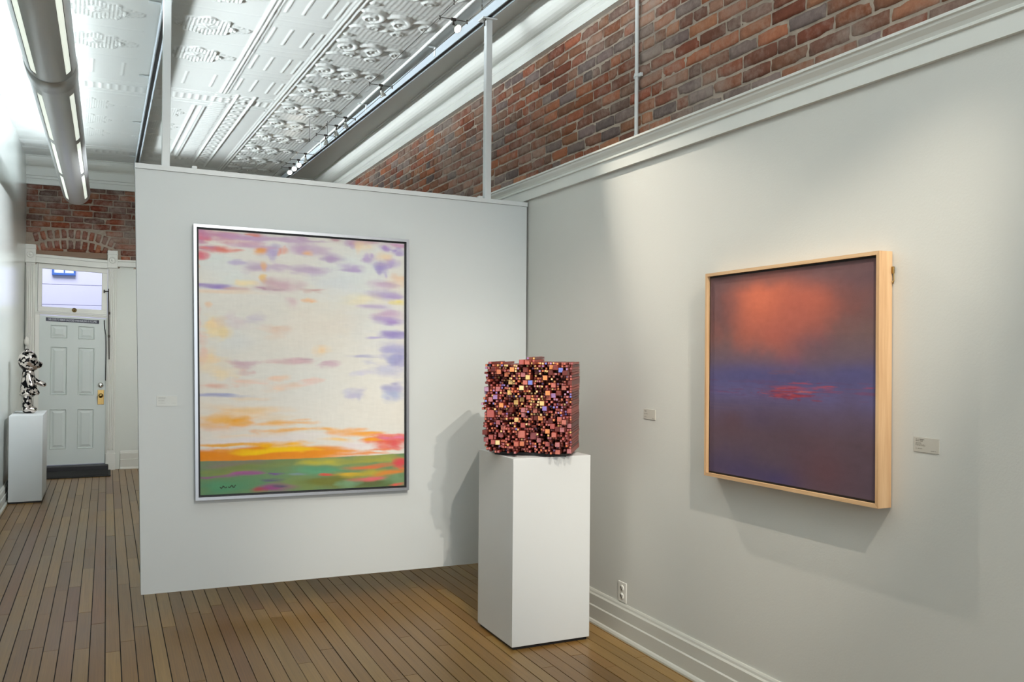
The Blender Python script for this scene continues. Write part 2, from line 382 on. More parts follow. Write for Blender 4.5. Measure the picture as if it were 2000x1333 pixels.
SKY=[
(0.707,0.167,0.147,0.0872,216,225,226,0.6),(0.097,0.136,0.113,0.0505,220,226,227,0.6),(0.176,0.4,0.107,0.0505,222,226,226,0.5),(0.826,0.371,0.107,0.0872,216,222,226,0.6),
(0.477,0.379,0.282,0.0918,232,226,214,0.4),(0.009,0.018,0.025,0.0321,188,150,198,0.9),(0.076,0.013,0.107,0.0174,206,108,136,0.9),(0.029,0.032,0.023,0.0147,217,105,125,0.9),
(0.256,0.015,0.237,0.0119,196,160,195,0.75),(0.393,0.015,0.169,0.0101,190,160,195,0.8),(0.235,0.002,0.04,0.0046,224,140,120,0.7),(0.045,0.065,0.068,0.0083,196,130,165,0.85),
(0.113,0.069,0.054,0.0092,228,122,108,0.9),(0.019,0.092,0.025,0.0174,217,110,125,0.9),(0.006,0.116,0.01,0.0129,242,165,90,0.9),(0.28,0.062,0.024,0.0129,240,165,85,0.9),
(0.343,0.065,0.042,0.0252,176,160,206,0.85),(0.393,0.06,0.024,0.0156,236,165,140,0.8),(0.471,0.042,0.096,0.0252,196,166,198,0.75),(0.235,0.048,0.09,0.0092,200,165,192,0.7),
(0.516,0.06,0.023,0.0083,240,190,150,0.7),(0.637,0.072,0.045,0.0119,178,155,192,0.85),(0.736,0.11,0.048,0.011,180,160,202,0.8),(0.654,0.004,0.034,0.0092,196,150,168,0.7),
(0.748,0.012,0.04,0.0138,196,165,200,0.8),(0.826,0.003,0.068,0.011,203,160,180,0.75),(0.911,0.025,0.025,0.0115,172,142,206,0.85),(0.972,0.031,0.024,0.0119,168,143,206,0.85),
(0.832,0.065,0.025,0.0115,182,158,206,0.8),(0.892,0.1,0.026,0.0211,163,148,206,0.85),(0.948,0.087,0.035,0.0156,175,155,206,0.8),(0.948,0.007,0.054,0.0092,203,155,190,0.8),
(0.808,0.026,0.04,0.0207,238,212,175,0.6),(0.899,0.059,0.034,0.0184,238,214,176,0.5),(0.278,0.134,0.062,0.0138,192,168,200,0.75),(0.192,0.122,0.042,0.0064,186,172,208,0.7),
(0.299,0.131,0.011,0.0138,238,182,120,0.7),(0.511,0.127,0.082,0.0138,188,163,196,0.8),(0.382,0.127,0.051,0.0129,202,180,206,0.65),(0.294,0.172,0.014,0.0129,240,195,105,0.75),
(0.202,0.193,0.04,0.0115,242,226,176,0.7),(0.063,0.207,0.087,0.0083,146,122,196,0.95),(0.165,0.215,0.048,0.0069,215,180,172,0.7),(0.36,0.194,0.076,0.0184,206,172,182,0.7),
(0.454,0.192,0.059,0.0207,206,174,186,0.65),(0.299,0.207,0.042,0.006,188,150,170,0.8),(0.539,0.206,0.048,0.0069,204,160,158,0.75),(0.097,0.229,0.141,0.0055,240,215,190,0.6),
(0.966,0.156,0.037,0.023,238,205,172,0.6),(0.874,0.179,0.054,0.0129,200,173,200,0.7),(0.899,0.216,0.073,0.0138,178,158,206,0.8),(0.96,0.243,0.037,0.0083,240,224,140,0.75),
(0.766,0.24,0.079,0.0161,238,228,188,0.5),(0.838,0.266,0.065,0.0092,194,174,212,0.7),(0.941,0.301,0.065,0.0161,196,165,196,0.75),(0.929,0.326,0.068,0.0119,166,142,202,0.9),
(0.929,0.383,0.068,0.0119,154,140,202,0.9),(0.838,0.394,0.045,0.005,176,166,212,0.7),(0.948,0.44,0.068,0.0252,168,168,212,0.75),(0.772,0.472,0.068,0.0069,172,172,206,0.75),
(0.966,0.488,0.04,0.0275,158,158,206,0.75),(0.437,0.257,0.025,0.0115,216,190,196,0.5),(0.533,0.25,0.027,0.0064,242,195,148,0.7),(0.05,0.279,0.011,0.0083,242,200,160,0.6),
(0.086,0.366,0.042,0.0298,243,217,160,0.6),(0.066,0.354,0.037,0.0119,242,212,165,0.5),(0.165,0.342,0.054,0.0184,214,194,202,0.5),(0.256,0.33,0.048,0.0129,204,196,212,0.5),
(0.36,0.368,0.054,0.0184,232,200,180,0.5),(0.579,0.451,0.031,0.0174,243,212,168,0.55),(0.186,0.501,0.048,0.0078,208,178,190,0.7),(0.494,0.487,0.042,0.0078,192,158,176,0.75),
(0.387,0.495,0.059,0.0069,220,190,190,0.6),(0.596,0.502,0.042,0.0069,204,168,186,0.7),(0.034,0.495,0.04,0.023,243,212,166,0.5),(0.004,0.469,0.017,0.0413,238,195,178,0.55),
(0.001,0.347,0.01,0.0551,232,190,188,0.5),(0.181,0.501,0.048,0.0101,205,175,186,0.7),(0.208,0.532,0.037,0.0078,215,180,180,0.7),(0.454,0.491,0.076,0.0092,214,184,190,0.7),
(0.596,0.505,0.042,0.0101,208,183,196,0.7),(0.899,0.53,0.096,0.023,190,190,216,0.7),(0.96,0.491,0.042,0.023,163,163,206,0.8),(0.954,0.597,0.048,0.023,163,163,206,0.8),
(0.941,0.631,0.048,0.0165,174,184,216,0.7),(0.736,0.621,0.048,0.0156,184,184,216,0.7),(0.802,0.536,0.054,0.0101,204,204,221,0.6),(0.365,0.553,0.048,0.0101,238,205,178,0.6),
(0.213,0.568,0.09,0.0101,237,200,182,0.6),(0.376,0.585,0.065,0.0129,237,205,182,0.6),(0.494,0.568,0.054,0.0092,237,205,195,0.6),(0.066,0.591,0.054,0.011,230,180,163,0.65),
(0.076,0.52,0.068,0.0275,242,216,172,0.5),(0.097,0.626,0.107,0.006,162,168,208,0.85),(0.229,0.636,0.059,0.0055,232,210,182,0.6),(0.202,0.706,0.203,0.0275,240,212,178,0.5),
(0.097,0.745,0.124,0.0184,240,206,184,0.5),(0.086,0.719,0.093,0.0156,242,182,88,0.8),(0.186,0.729,0.048,0.011,243,172,55,0.85),(0.235,0.684,0.085,0.011,242,206,155,0.6),
(0.267,0.736,0.054,0.0064,242,190,128,0.7),(0.387,0.731,0.076,0.0083,243,182,95,0.8),(0.398,0.765,0.076,0.0078,243,178,75,0.85),(0.278,0.766,0.037,0.011,242,195,148,0.6),
(0.573,0.765,0.087,0.0069,243,182,85,0.8),(0.648,0.778,0.065,0.0101,243,166,45,0.9),(0.748,0.767,0.059,0.011,243,170,75,0.75),(0.802,0.782,0.085,0.0069,243,166,52,0.9),
(0.935,0.787,0.059,0.0032,240,140,130,0.85),(0.31,0.793,0.293,0.0138,230,224,227,0.6),(0.766,0.841,0.107,0.0184,234,224,227,0.7),(0.637,0.804,0.071,0.005,243,205,140,0.7),
(0.192,0.78,0.124,0.0064,242,215,185,0.5),(0.935,0.808,0.087,0.011,236,130,58,0.9),(0.911,0.827,0.076,0.0156,230,92,66,0.9),(0.96,0.823,0.042,0.0184,226,88,92,0.8),
(0.838,0.806,0.042,0.005,243,162,35,0.95),(0.923,0.802,0.048,0.006,226,130,168,0.75),(0.886,0.85,0.068,0.0037,235,130,90,0.7),(0.149,0.813,0.119,0.0041,243,178,55,0.9),
(0.283,0.816,0.065,0.0078,243,172,8,0.95),(0.398,0.82,0.076,0.0078,246,178,8,0.95),(0.202,0.858,0.26,0.0156,237,146,12,1),(0.034,0.854,0.062,0.0184,237,140,18,1),
(0.477,0.861,0.26,0.0101,241,152,36,0.95),(0.354,0.839,0.186,0.0078,252,208,8,0.95),(0.648,0.85,0.079,0.0041,243,160,60,0.85),(0.766,0.866,0.141,0.0037,238,140,60,0.8),
]
FIELD=[
(0.149,0.888,0.203,0.0138,138,124,118,0.85),(0.365,0.901,0.175,0.0193,123,134,80,0.9),(0.097,0.913,0.147,0.0119,130,140,76,0.9),(0.591,0.891,0.087,0.011,196,184,58,0.9),
(0.838,0.888,0.181,0.0156,166,166,74,0.9),(0.533,0.922,0.127,0.0184,92,157,122,0.9),(0.192,0.93,0.104,0.006,164,82,152,0.95),(0.349,0.935,0.037,0.005,118,76,152,0.9),
(0.04,0.929,0.048,0.0037,152,88,142,0.9),(0.123,0.965,0.152,0.0275,82,142,106,0.9),(0.465,0.974,0.093,0.023,126,142,82,0.9),(0.637,0.967,0.104,0.022,114,114,48,0.9),
(0.826,0.983,0.104,0.0138,94,108,64,0.9),(0.585,0.941,0.035,0.0046,222,78,70,0.95),(0.695,0.94,0.065,0.0064,212,172,56,0.9),(0.856,0.916,0.13,0.0069,232,110,68,0.9),
(0.972,0.907,0.037,0.0184,222,72,90,0.85),(0.826,0.942,0.087,0.011,184,168,58,0.9),(0.935,0.942,0.071,0.0129,227,130,48,0.85),(0.802,0.962,0.071,0.006,227,100,112,0.9),
(0.972,0.973,0.031,0.0156,118,150,112,0.85),(0.966,0.994,0.031,0.006,232,88,80,0.9),(0.321,0.993,0.065,0.0129,154,78,138,0.9),(0.256,0.993,0.029,0.0087,172,72,80,0.85),
(0.321,0.958,0.048,0.0037,92,88,122,0.8),(0.354,0.982,0.037,0.0041,88,84,112,0.8),(0.689,0.987,0.037,0.0129,120,160,126,0.8),(0.454,0.94,0.048,0.0041,130,150,162,0.7),
]
DUSK=[
(0.427,0.173,0.333,0.2281,168,92,78,0.8),(0.4,0.162,0.243,0.1597,203,108,82,0.9),(0.359,0.109,0.159,0.1007,222,118,88,0.9),(0.631,0.154,0.175,0.0757,196,102,80,0.8),
(0.467,0.303,0.152,0.0786,182,98,84,0.8),(0.581,0.228,0.144,0.1053,178,96,82,0.6),(0.726,0.169,0.069,0.037,196,104,82,0.5),(0.882,0.168,0.135,0.1069,122,76,72,0.6),
(0.935,0.048,0.122,0.0615,98,74,82,0.7),(0.097,0.189,0.105,0.1278,104,74,78,0.6),(0.679,0.353,0.16,0.0562,98,80,98,0.5),(0.289,0.493,0.389,0.0614,84,82,130,0.8),
(0.903,0.479,0.221,0.0531,86,84,132,0.8),(0.556,0.516,0.471,0.0385,84,80,126,0.6),(0.493,0.471,0.064,0.0098,128,84,86,0.7),(0.143,0.634,0.284,0.0264,82,76,112,0.6),
(0.531,0.604,0.194,0.0291,92,76,108,0.5),(0.606,0.555,0.154,0.0124,176,66,76,0.85),(0.612,0.529,0.06,0.0057,208,76,70,0.95),(0.594,0.566,0.073,0.0038,238,128,104,0.95),
(0.467,0.576,0.096,0.0079,152,58,80,0.8),(0.702,0.549,0.075,0.0056,206,80,74,0.9),(0.631,0.585,0.089,0.0066,152,64,86,0.8),(0.128,0.585,0.082,0.0037,142,54,82,0.9),
(0.977,0.538,0.022,0.0035,190,60,70,0.9),(0.966,0.561,0.046,0.0044,140,58,84,0.8),(0.359,0.527,0.159,0.005,110,70,104,0.7),(0.816,0.525,0.129,0.0045,100,68,104,0.7),
(0.217,0.983,0.275,0.0935,74,64,106,0.7),(0.467,1.001,0.14,0.059,70,62,110,0.7),(0.749,0.906,0.165,0.1196,106,68,72,0.6),(0.173,0.727,0.102,0.0629,96,68,74,0.6),
(0.903,0.772,0.114,0.1772,90,72,82,0.6),(0.531,0.759,0.194,0.1066,90,70,82,0.5),(0.359,0.703,0.12,0.0604,84,68,92,0.5),]
# ================================================================== the room (metres; camera stands over the origin, y runs down the gallery)
XL, XR, XB = -0.875, 2.49, 2.60      # left wall, lower right wall, brick face of the right wall
YB, YF = 11.75, -4.0                 # back wall, open shop front behind the camera
ZC = 3.72                            # ceiling

# ---- floor: individual narrow boards in one surface
def build_floor():
    W = 0.0696; G = 0.0021
    V = []; F = []; C = []; mi = []
    V += [(XL-0.05, YF, -0.006), (XB, YF, -0.006), (XB, YB+0.1, -0.006), (XL-0.05, YB+0.1, -0.006)]
    F.append((0, 1, 2, 3)); mi.append(1); C += [(0.02, 0.018, 0.016)]*4
    x = XL - 0.02
    pal = [(186,148,96),(178,138,86),(194,158,104),(176,136,82),(182,144,94),(200,164,110),(170,130,78),(178,140,90)]
    rnd = random.Random(3)
    while x < XB:
        y = YF - rnd.random()*1.5
        g = G*(0.5 + 1.1*rnd.random())
        while y < YB + 0.05:
            ln = rnd.choice([0.7, 1.0, 1.4, 1.9, 2.4, 2.9])*(0.8+0.4*rnd.random())
            y1 = min(y+ln, YB+0.08)
            c = rnd.choice(pal); k = 0.94 + 0.11*rnd.random()
            if rnd.random() < 0.05: c = (166, 120, 76)
            c = tuple(lin(t*k*w) for t, w in zip(c, (0.725, 0.685, 0.555)))
            n = len(V)
            z = (rnd.random()-0.5)*0.0006
            V += [(x+g, y+0.0012, z), (x+W-g, y+0.0012, z), (x+W-g, y1-0.0012, z), (x+g, y1-0.0012, z),
                  (x+g, y+0.0012, -0.005), (x+W-g, y+0.0012, -0.005), (x+W-g, y1-0.0012, -0.005), (x+g, y1-0.0012, -0.005)]
            F += [(n, n+1, n+2, n+3), (n+4, n+5, n+1, n), (n+5, n+6, n+2, n+1), (n+6, n+7, n+3, n+2), (n+7, n+4, n, n+3)]
            mi += [0]*5; C += [c]*8
            y = y1
        x += W
    me = bpy.data.meshes.new('floor'); me.from_pydata(V, [], F)
    me.materials.append(M['floor']); me.materials.append(M['gap'])
    me.polygons.foreach_set('material_index', mi)
    at = me.color_attributes.new('Col', 'FLOAT_COLOR', 'POINT')
    at.data.foreach_set('color', np.concatenate([np.array(C, np.float32), np.ones((len(C), 1), np.float32)], 1).reshape(-1))
    return struct(put(bpy.data.objects.new('floor', me)), 'narrow honey-brown fir floorboards running down the gallery')
build_floor()

# ---- brick surfaces
BRICKS = [(142,86,64),(132,78,60),(148,96,72),(128,92,78),(122,98,88),(116,102,98),(122,106,100),(142,98,76),(128,84,68),(114,98,94),(150,104,78),(134,102,86),(146,92,66),(138,98,80)]
BRICKS_BACK = [(128,66,44),(118,58,40),(136,74,48),(110,62,48),(124,70,50),(102,70,62),(132,80,54),(114,54,38)]
def brick_field(bricks, frame, pal, mortar, base, depth=0.006, seed=1, shift=None):
    """bricks: list of (u0,u1,v0,v1,angle,cu,cv); frame: function (u,v,d)->xyz; base: list of (u0,u1,v0,v1) mortar sheets"""
    rnd = random.Random(seed); V = []; F = []; C = []; S = []
    for (u0, u1, v0, v1) in base:
        nu = max(2, int((u1-u0)/0.05)); nv = max(2, int((v1-v0)/0.03))
        n = len(V)
        for j in range(nv+1):
            for i in range(nu+1):
                e = 0 if i in (0, nu) or j in (0, nv) else (rnd.random()-0.5)*0.004
                V.append(frame(u0+(u1-u0)*i/nu, v0+(v1-v0)*j/nv, e)); k = 0.9+0.2*rnd.random()
                C.append(tuple(lin(min(255, t*k)) for t in mortar))
        for j in range(nv):
            for i in range(nu):
                a = n+j*(nu+1)+i; F.append((a, a+1, a+nu+2, a+nu+1)); S.append(True)
    for (cu, cv, w, h, ang) in bricks:
        nu, nv = 6, 3
        c = rnd.choice(pal); k = 0.86+0.28*rnd.random()
        c = tuple(lin(min(255, t*k)) for t in c)
        d0 = depth*(0.7+0.6*rnd.random()); ca, sa = math.cos(ang), math.sin(ang)
        chip = rnd.choice([None, None, None, (0, 0), (1, 0), (0, 1), (1, 1)]); cs = rnd.random()*0.5+0.2
        n = len(V)
        for j in range(nv+3):
            for i in range(nu+3):
                fi = min(max(i-1, 0), nu)/nu; fj = min(max(j-1, 0), nv)/nv
                edge = i in (0, nu+2) or j in (0, nv+2)
                uu = (fi-0.5)*w; vv = (fj-0.5)*h
                # rounded corners
                ru = abs(fi-0.5)*2; rv = abs(fj-0.5)*2
                pull = max(0, ru-0.55)*max(0, rv-0.3)*0.35
                uu *= 1-pull*0.12; vv *= 1-pull*0.45
                if chip and abs(fi-chip[0]) < 0.3 and abs(fj-chip[1]) < 0.5:
                    uu *= 1-0.14*cs; vv *= 1-0.5*cs
                uu += (rnd.random()-0.5)*0.004; vv += (rnd.random()-0.5)*0.004
                d = -0.004 if edge else d0 + (rnd.random()-0.5)*0.003 - (0.003 if (ru > 0.95 or rv > 0.95) else 0)
                V.append(frame(cu+uu*ca-vv*sa, cv+uu*sa+vv*ca, d)); C.append(c)
        st = nu+3
        for j in range(nv+2):
            for i in range(nu+2):
                a = n+j*st+i; F.append((a, a+1, a+st+1, a+st)); S.append(True)
    return V, F, C, S
def brick_object(name, data, mat):
    V, F, C, S = data
    me = bpy.data.meshes.new(name); me.from_pydata(V, [], F); me.materials.append(mat)
    me.polygons.foreach_set('use_smooth', S)
    at = me.color_attributes.new('Col', 'FLOAT_COLOR', 'POINT')
    at.data.foreach_set('color', np.concatenate([np.array(C, np.float32), np.ones((len(C), 1), np.float32)], 1).reshape(-1))
    return put(bpy.data.objects.new(name, me))
def courses(u0, u1, v0, v1, ch, bl, seed, header_rows=(), keep=None):
    rnd = random.Random(seed); out = []; v = v0; row = 0
    while v < v1:
        head = row in header_rows
        u = u0 - rnd.random()*bl
        while u < u1:
            L_ = (bl*0.52 if head else (bl*0.52 if rnd.random() < 0.08 else bl))*(0.9+0.2*rnd.random())
            a, b = max(u, u0), min(u+L_, u1)
            if b-a > 0.03:
                cu, cv = (a+b)/2, v+ch/2+(rnd.random()-0.5)*0.004
                if keep is None or keep(cu, cv):
                    out.append((cu, cv, b-a-0.010, ch-0.010-rnd.random()*0.003, (rnd.random()-0.5)*0.016))
            u += L_
        v += ch; row += 1
    return out
rb = courses(1.0, YB, 2.585, 3.60, 0.0665, 0.208, 5, header_rows=(0, 8))
o = brick_object('wall_right_upper', brick_field(rb, lambda u, v, d: (XB-d, u, v), BRICKS, (166,152,138), [(YF, YB, 2.45, 3.75)], seed=21), M['brick'])
struct(o, 'weathered exposed brick above the cap moulding of the right wall')

# lower right wall: furred-out plaster with a solid body behind it
struct(MB().box((XR, YF, 0), (XB+0.25, YB+0.2, 2.52)).obj('wall_right', M['plaster_right']), 'warm white plaster wall on the right')
struct(MB().box((XB+0.012, YF, 2.52), (XB+0.25, YB+0.2, 3.95)).obj('wall_right_core', M['plaster_back']), 'masonry core of the right wall')
# left wall
struct(MB().box((XL-0.2, YF, 0), (XL, YB+0.2, 3.95)).obj('wall_left', M['plaster_left']), 'smooth white plaster wall on the left')

# back wall: plaster below, brick above, with an opening for door and transom
OX0, OX1, OZ = -0.745, 0.005, 2.475
wb = MB()
wb.box((OX1, YB, 0), (XB+0.2, YB+0.2, 2.52)); wb.box((XL-0.2, YB, 0), (OX0, YB+0.2, 2.52))
wb.box((XL-0.2, YB+0.015, OZ), (XB+0.2, YB+0.2, 3.95))
struct(wb.obj('wall_back', M['plaster_back']), 'white end wall holding the old door')
AC = (-0.40, 1.58); R1, R2 = 1.13, 1.26     # relieving arch over the door
def arch_keep(cu, cv):
    r = math.hypot(cu-AC[0], cv-AC[1])
    return not (r < R2+0.085 and cv < 2.93) or cu > 0.13
bb = courses(XL, XB, 2.53, 3.44, 0.0745, 0.222, 8, keep=arch_keep)
for R_, n_ in ((R1, 19), (R2, 21)):
    for k in range(n_):
        a = PI/2 + (k-(n_-1)/2)*0.066/R_*1.13
        cu, cv = AC[0]+R_*math.cos(a), AC[1]+R_*math.sin(a)
        if cu > XL+0.04 and cv > 2.6 and cu < 0.16: bb.append((cu, cv, 0.052, 0.104, a-PI/2))
for k in range(3): bb.append((-0.58+0.24*k, 2.645, 0.2, 0.035, 0.0))
o = brick_object('wall_back_upper', brick_field(bb, lambda u, v, d: (u, YB-d, v), BRICKS_BACK, (150,136,122), [(XL, XB, 2.45, 3.5)], seed=31), M['brick'])
struct(o, 'dark red brick with a relieving arch above the back door')
struct(MB().bbox((-0.775, YB-0.03, 2.555), (-0.005, YB+0.05, 2.625), 0.004).obj('trim_lintel', M['lumber']), 'bare brown timber lintel under the brick arch')

# ---- pressed tin ceiling: one relief surface computed as a height field
def tin_height(X, Y):
    H = np.zeros_like(X)
    drift = -0.031*(Y-5.6)
    def ridge(x, c, w): return np.exp(-((x-c)/w)**2)
    xr = X - drift
    H += 0.010*(ridge(xr, 1.445, 0.012)+ridge(xr, 1.478, 0.009)+0.6*ridge(xr, 1.42, 0.006))
    P = 0.655; y0 = 5.365
    near = (Y < 7.98)
    q = np.mod(Y-y0, P)/P
    seam = np.exp(-((np.minimum(q, 1-q))*P/0.006)**2)
    # plain panels with short bars, between the two double mouldings
    xm = 0.955
    H += near*0.010*(ridge(xr, xm, 0.011)+ridge(xr, xm+0.03, 0.009)+0.6*ridge(xr, xm+0.055, 0.006))
    inpan = near & (xr > xm+0.06) & (xr < 1.40)
    H += inpan*0.0035*seam
    bar = (np.abs(q-0.5) < 0.27)
    for c in (xm+0.10, xm+0.215, xm+0.35, 1.385):
        H += inpan*bar*0.006*ridge(xr, c, 0.0065)
    H += inpan*0.0022*np.exp(-((np.abs(q-0.5)-0.36)*P/0.006)**2)*(xr > xm+0.09)*(xr < 1.36)
    # medallion panels either side of the left rail
    for cx in (0.625, -0.06, -0.62):
        inm = near & (np.abs(xr-cx) < 0.30)
        row = np.floor((Y-y0)/P)
        med = inm & (row < 3)
        for k in range(-1, 5):
            cy = y0+(k+0.5)*P
            r = np.hypot(xr-cx, Y-cy); th = np.arctan2(Y-cy, xr-cx)
            lace = np.sin(xr*2*PI/0.05+Y*2*PI/0.05)*np.sin(xr*2*PI/0.05-Y*2*PI/0.05)
            edge = 0.185*(1+0.10*np.cos(8*th))*(0.85+0.3*np.abs(np.cos(th))*0.3)
            if k < 3:
                H += med*(r < edge)*(0.006+0.009*lace*(r > 0.07)+0.004*fbm(xr*60, Y*60, 71+k, 2)*(r < 0.11))+ med*0.010*np.exp(-((r-edge)/0.008)**2)
                H += med*0.014*np.exp(-(r/0.035)**2)*(0.6+0.4*np.cos(6*th))
                # trailing leaves left and right of the medallion
                t = np.abs(xr-cx)
                H += med*(t > 0.16)*(t < 0.29)*(np.abs(Y-cy) < 0.07*(1-(t-0.16)/0.16)+0.016)*0.006*(1+np.sin((Y-cy)*2*PI/0.03)*np.cos(t*2*PI/0.06))
            else:
                pass
        H += inm*0.003*seam
        dash = near & (row >= 3) & (np.abs(xr-cx) < 0.28)
        for c in (-0.22, 0.0, 0.22): H += dash*bar*0.006*ridge(xr, cx+c, 0.006)
    # cross border beyond the field
    far = ~near
    inner = xr < 1.41
    for c, w, h in ((8.02, .012, .007), (8.07, .01, .006), (8.34, .010, .007), (8.42, .014, .008)):
        H += inner*h*np.exp(-((Y-c)/w)**2)
    H += inner*((Y > 8.13) & (Y < 8.29))*0.006*(0.5+0.5*np.cos(X*2*PI/0.065))**2
    # mitred frame: mouldings that turn the corner
    for fx, fy in ((0.80, 10.75), (0.86, 10.84), (0.885, 10.88)):
        H += far*inner*(Y > 8.5)*(Y < fy)*0.011*ridge(xr, fx, 0.012)
        H += far*inner*(xr < fx)*0.011*np.exp(-((Y-fy)/0.016)**2)
    for fx, fy in ((1.10, 11.15), (1.25, 11.35)):
        H += far*inner*(Y < fy)*0.010*ridge(xr, fx, 0.010)
        H += far*inner*(xr < fx)*0.010*np.exp(-((Y-fy)/0.018)**2)
    H += far*inner*((xr > 0.92) & (xr < 1.05) & (Y < 11.0))*0.006*(0.5+0.5*np.cos(Y*2*PI/0.07))**2
    H += far*inner*((Y > 10.94) & (Y < 11.08) & (xr < 1.0))*0.006*(0.5+0.5*np.cos(X*2*PI/0.07))**2
    rr = np.hypot(np.mod(Y, 0.16)-0.08, xr-1.17)
    H += far*inner*((xr > 1.12) & (xr < 1.23))*0.007*np.exp(-((rr-0.035)/0.012)**2)
    for cx in (0.55, -0.06, -0.62):
        for cy in (8.85, 9.45, 10.05):
            r = np.hypot(xr-cx, Y-cy); th = np.arctan2(Y-cy, xr-cx)
            lace = np.sin(xr*2*PI/0.04+Y*2*PI/0.04)*np.sin(xr*2*PI/0.04-Y*2*PI/0.04)
            H += far*(r < 0.17*(1+0.15*np.cos(8*th)))*(0.005+0.006*lace)
        H += far*(np.abs(xr-cx) < 0.3)*((Y > 8.5) & (Y < 10.7))*0.004*np.exp(-((np.mod(Y, 0.57)-0.285)/0.008)**2)
    for c in (11.45, 11.52, 11.58, 11.64): H += 0.006*np.exp(-((Y-c)/0.016)**2)
    return H, xr
def scroll_tile(nx, ny, wx, wy):
    """one repeat of the scrolled border, as heights"""
    T = np.zeros((ny, nx)); gx = (np.arange(nx)+0.5)*wx/nx; gy = (np.arange(ny)+0.5)*wy/ny
    GX, GY = np.meshgrid(gx, gy)
    def stamp(path, r, h):
        for x, y in path:
            for oy in (-wy, 0, wy):
                d2 = (GX-x)**2+(GY-y-oy)**2
                np.maximum(T, h*np.sqrt(np.clip(1-d2/(r*r), 0, 1)), out=T)
    def spiral(cx, cy, r0, a0, turns, sgn, r1=0.012, k=26):
        return [(cx+(r0+(r1-r0)*t)*math.cos(a0+sgn*2*PI*turns*t), cy+(r0+(r1-r0)*t)*math.sin(a0+sgn*2*PI*turns*t)) for t in np.linspace(0, 1, k)]
    def bez(p, k=24):
        p = [np.array(q) for q in p]
        return [tuple((1-t)**3*p[0]+3*(1-t)**2*t*p[1]+3*(1-t)*t*t*p[2]+t**3*p[3]) for t in np.linspace(0, 1, k)]
    rib = (0.5+0.5*np.cos(GX*2*PI/0.036))**6*0.0028
    T[:] = rib
    m = wy
    stamp(bez([(0.02, 0.08), (0.16, 0.02), (0.22, 0.20), (0.12, 0.26)]), 0.026, 0.022)
    stamp(spiral(0.10, 0.20, 0.055, 0.9, 1.4, 1), 0.014, 0.016)
    stamp(bez([(0.20, 0.12), (0.33, 0.02), (0.42, 0.22), (0.32, 0.30)]), 0.028, 0.022)
    stamp(spiral(0.31, 0.22, 0.055, 1.2, 1.4, 1), 0.014, 0.017)
    stamp(bez([(0.38, 0.14), (0.50, 0.06), (0.56, 0.20), (0.50, 0.28)]), 0.022, 0.018)
    stamp(spiral(0.49, 0.22, 0.045, 1.2, 1.3, 1), 0.011, 0.014)
    stamp(spiral(0.17, 0.36, 0.050, -0.8, 1.4, -1), 0.013, 0.015)
    stamp(bez([(0.02, 0.40), (0.08, 0.30), (0.18, 0.46), (0.26, 0.38)]), 0.020, 0.017)
    stamp(spiral(0.35, 0.42, 0.045, -0.4, 1.3, -1), 0.012, 0.014)
    stamp([(0.03, m-0.06), (0.045, m-0.05), (0.06, m-0.05)], 0.024, 0.016)
    np.maximum(T, 0.006*np.exp(-((GY-0.005)/0.006)**2), out=T)
    return T
def build_ceiling():
    x0, x1, y0, y1 = XL-0.02, 2.06, 4.5, 11.70
    nx, ny = 350, 740
    xs = np.linspace(x0, x1, nx); ys = np.linspace(y0, y1, ny)
    X, Y = np.meshgrid(xs, ys)
    H, xr = tin_height(X, Y)
    bw = 0.575; per = 0.62
    tn = (115, 124)
    T = scroll_tile(tn[0], tn[1], bw, per)
    u = (xr-1.49)/bw; v = np.mod(Y-4.9, per)/per
    ok = (u > 0) & (u < 1)
    iu = np.clip((u*tn[0]).astype(int), 0, tn[0]-1); iv = np.clip((v*tn[1]).astype(int), 0, tn[1]-1)
    H = H + ok*T[iv, iu]
    H += 0.0012*fbm(X*3, Y*3, 5)
    H *= np.clip((X-x0)/0.02, 0, 1)*np.clip((x1-X)/0.01, 0, 1)
    Pm = np.stack([X, Y, ZC-0.78*H], -1)
    me = grid_mesh('ceiling', Pm, M['tin'])
    # plain margins, the unseen part over the camera and the slab behind, joined into the same mesh
    bm = bmesh.new(); bm.from_mesh(me)
    def quad(a, b, c, d):
        f = bm.faces.new([bm.verts.new(p) for p in (a, b, c, d)]); f.smooth = False
    quad((x1, y0, ZC), (XB+0.02, y0, ZC), (XB+0.02, YB+0.02, ZC), (x1, YB+0.02, ZC))
    quad((x0, YF, ZC), (XB+0.02, YF, ZC), (XB+0.02, y0, ZC), (x0, y0, ZC))
    quad((x0, y1, ZC), (x1, y1, ZC), (x1, YB+0.02, ZC), (x0, YB+0.02, ZC))
    quad((x0-0.2, YF, ZC+0.2), (XB+0.25, YF, ZC+0.2), (XB+0.25, YB+0.25, ZC+0.2), (x0-0.2, YB+0.25, ZC+0.2))
    bm.to_mesh(me); bm.free()
    return struct(put(bpy.data.objects.new('ceiling', me)), 'white pressed tin ceiling with medallions and scrolled border')
build_ceiling()

# wavy bead that closes the scrolled border
bead = MB()
bead.tube([(2.085-0.02*(y-5)/6*1.6+0.004*math.sin(y*2.3), y, ZC-0.004) for y in np.linspace(YF, 11.6, 60)], 0.012, 8)
struct(bead.obj('trim_bead', M['tin']), 'thin white bead along the ceiling border')

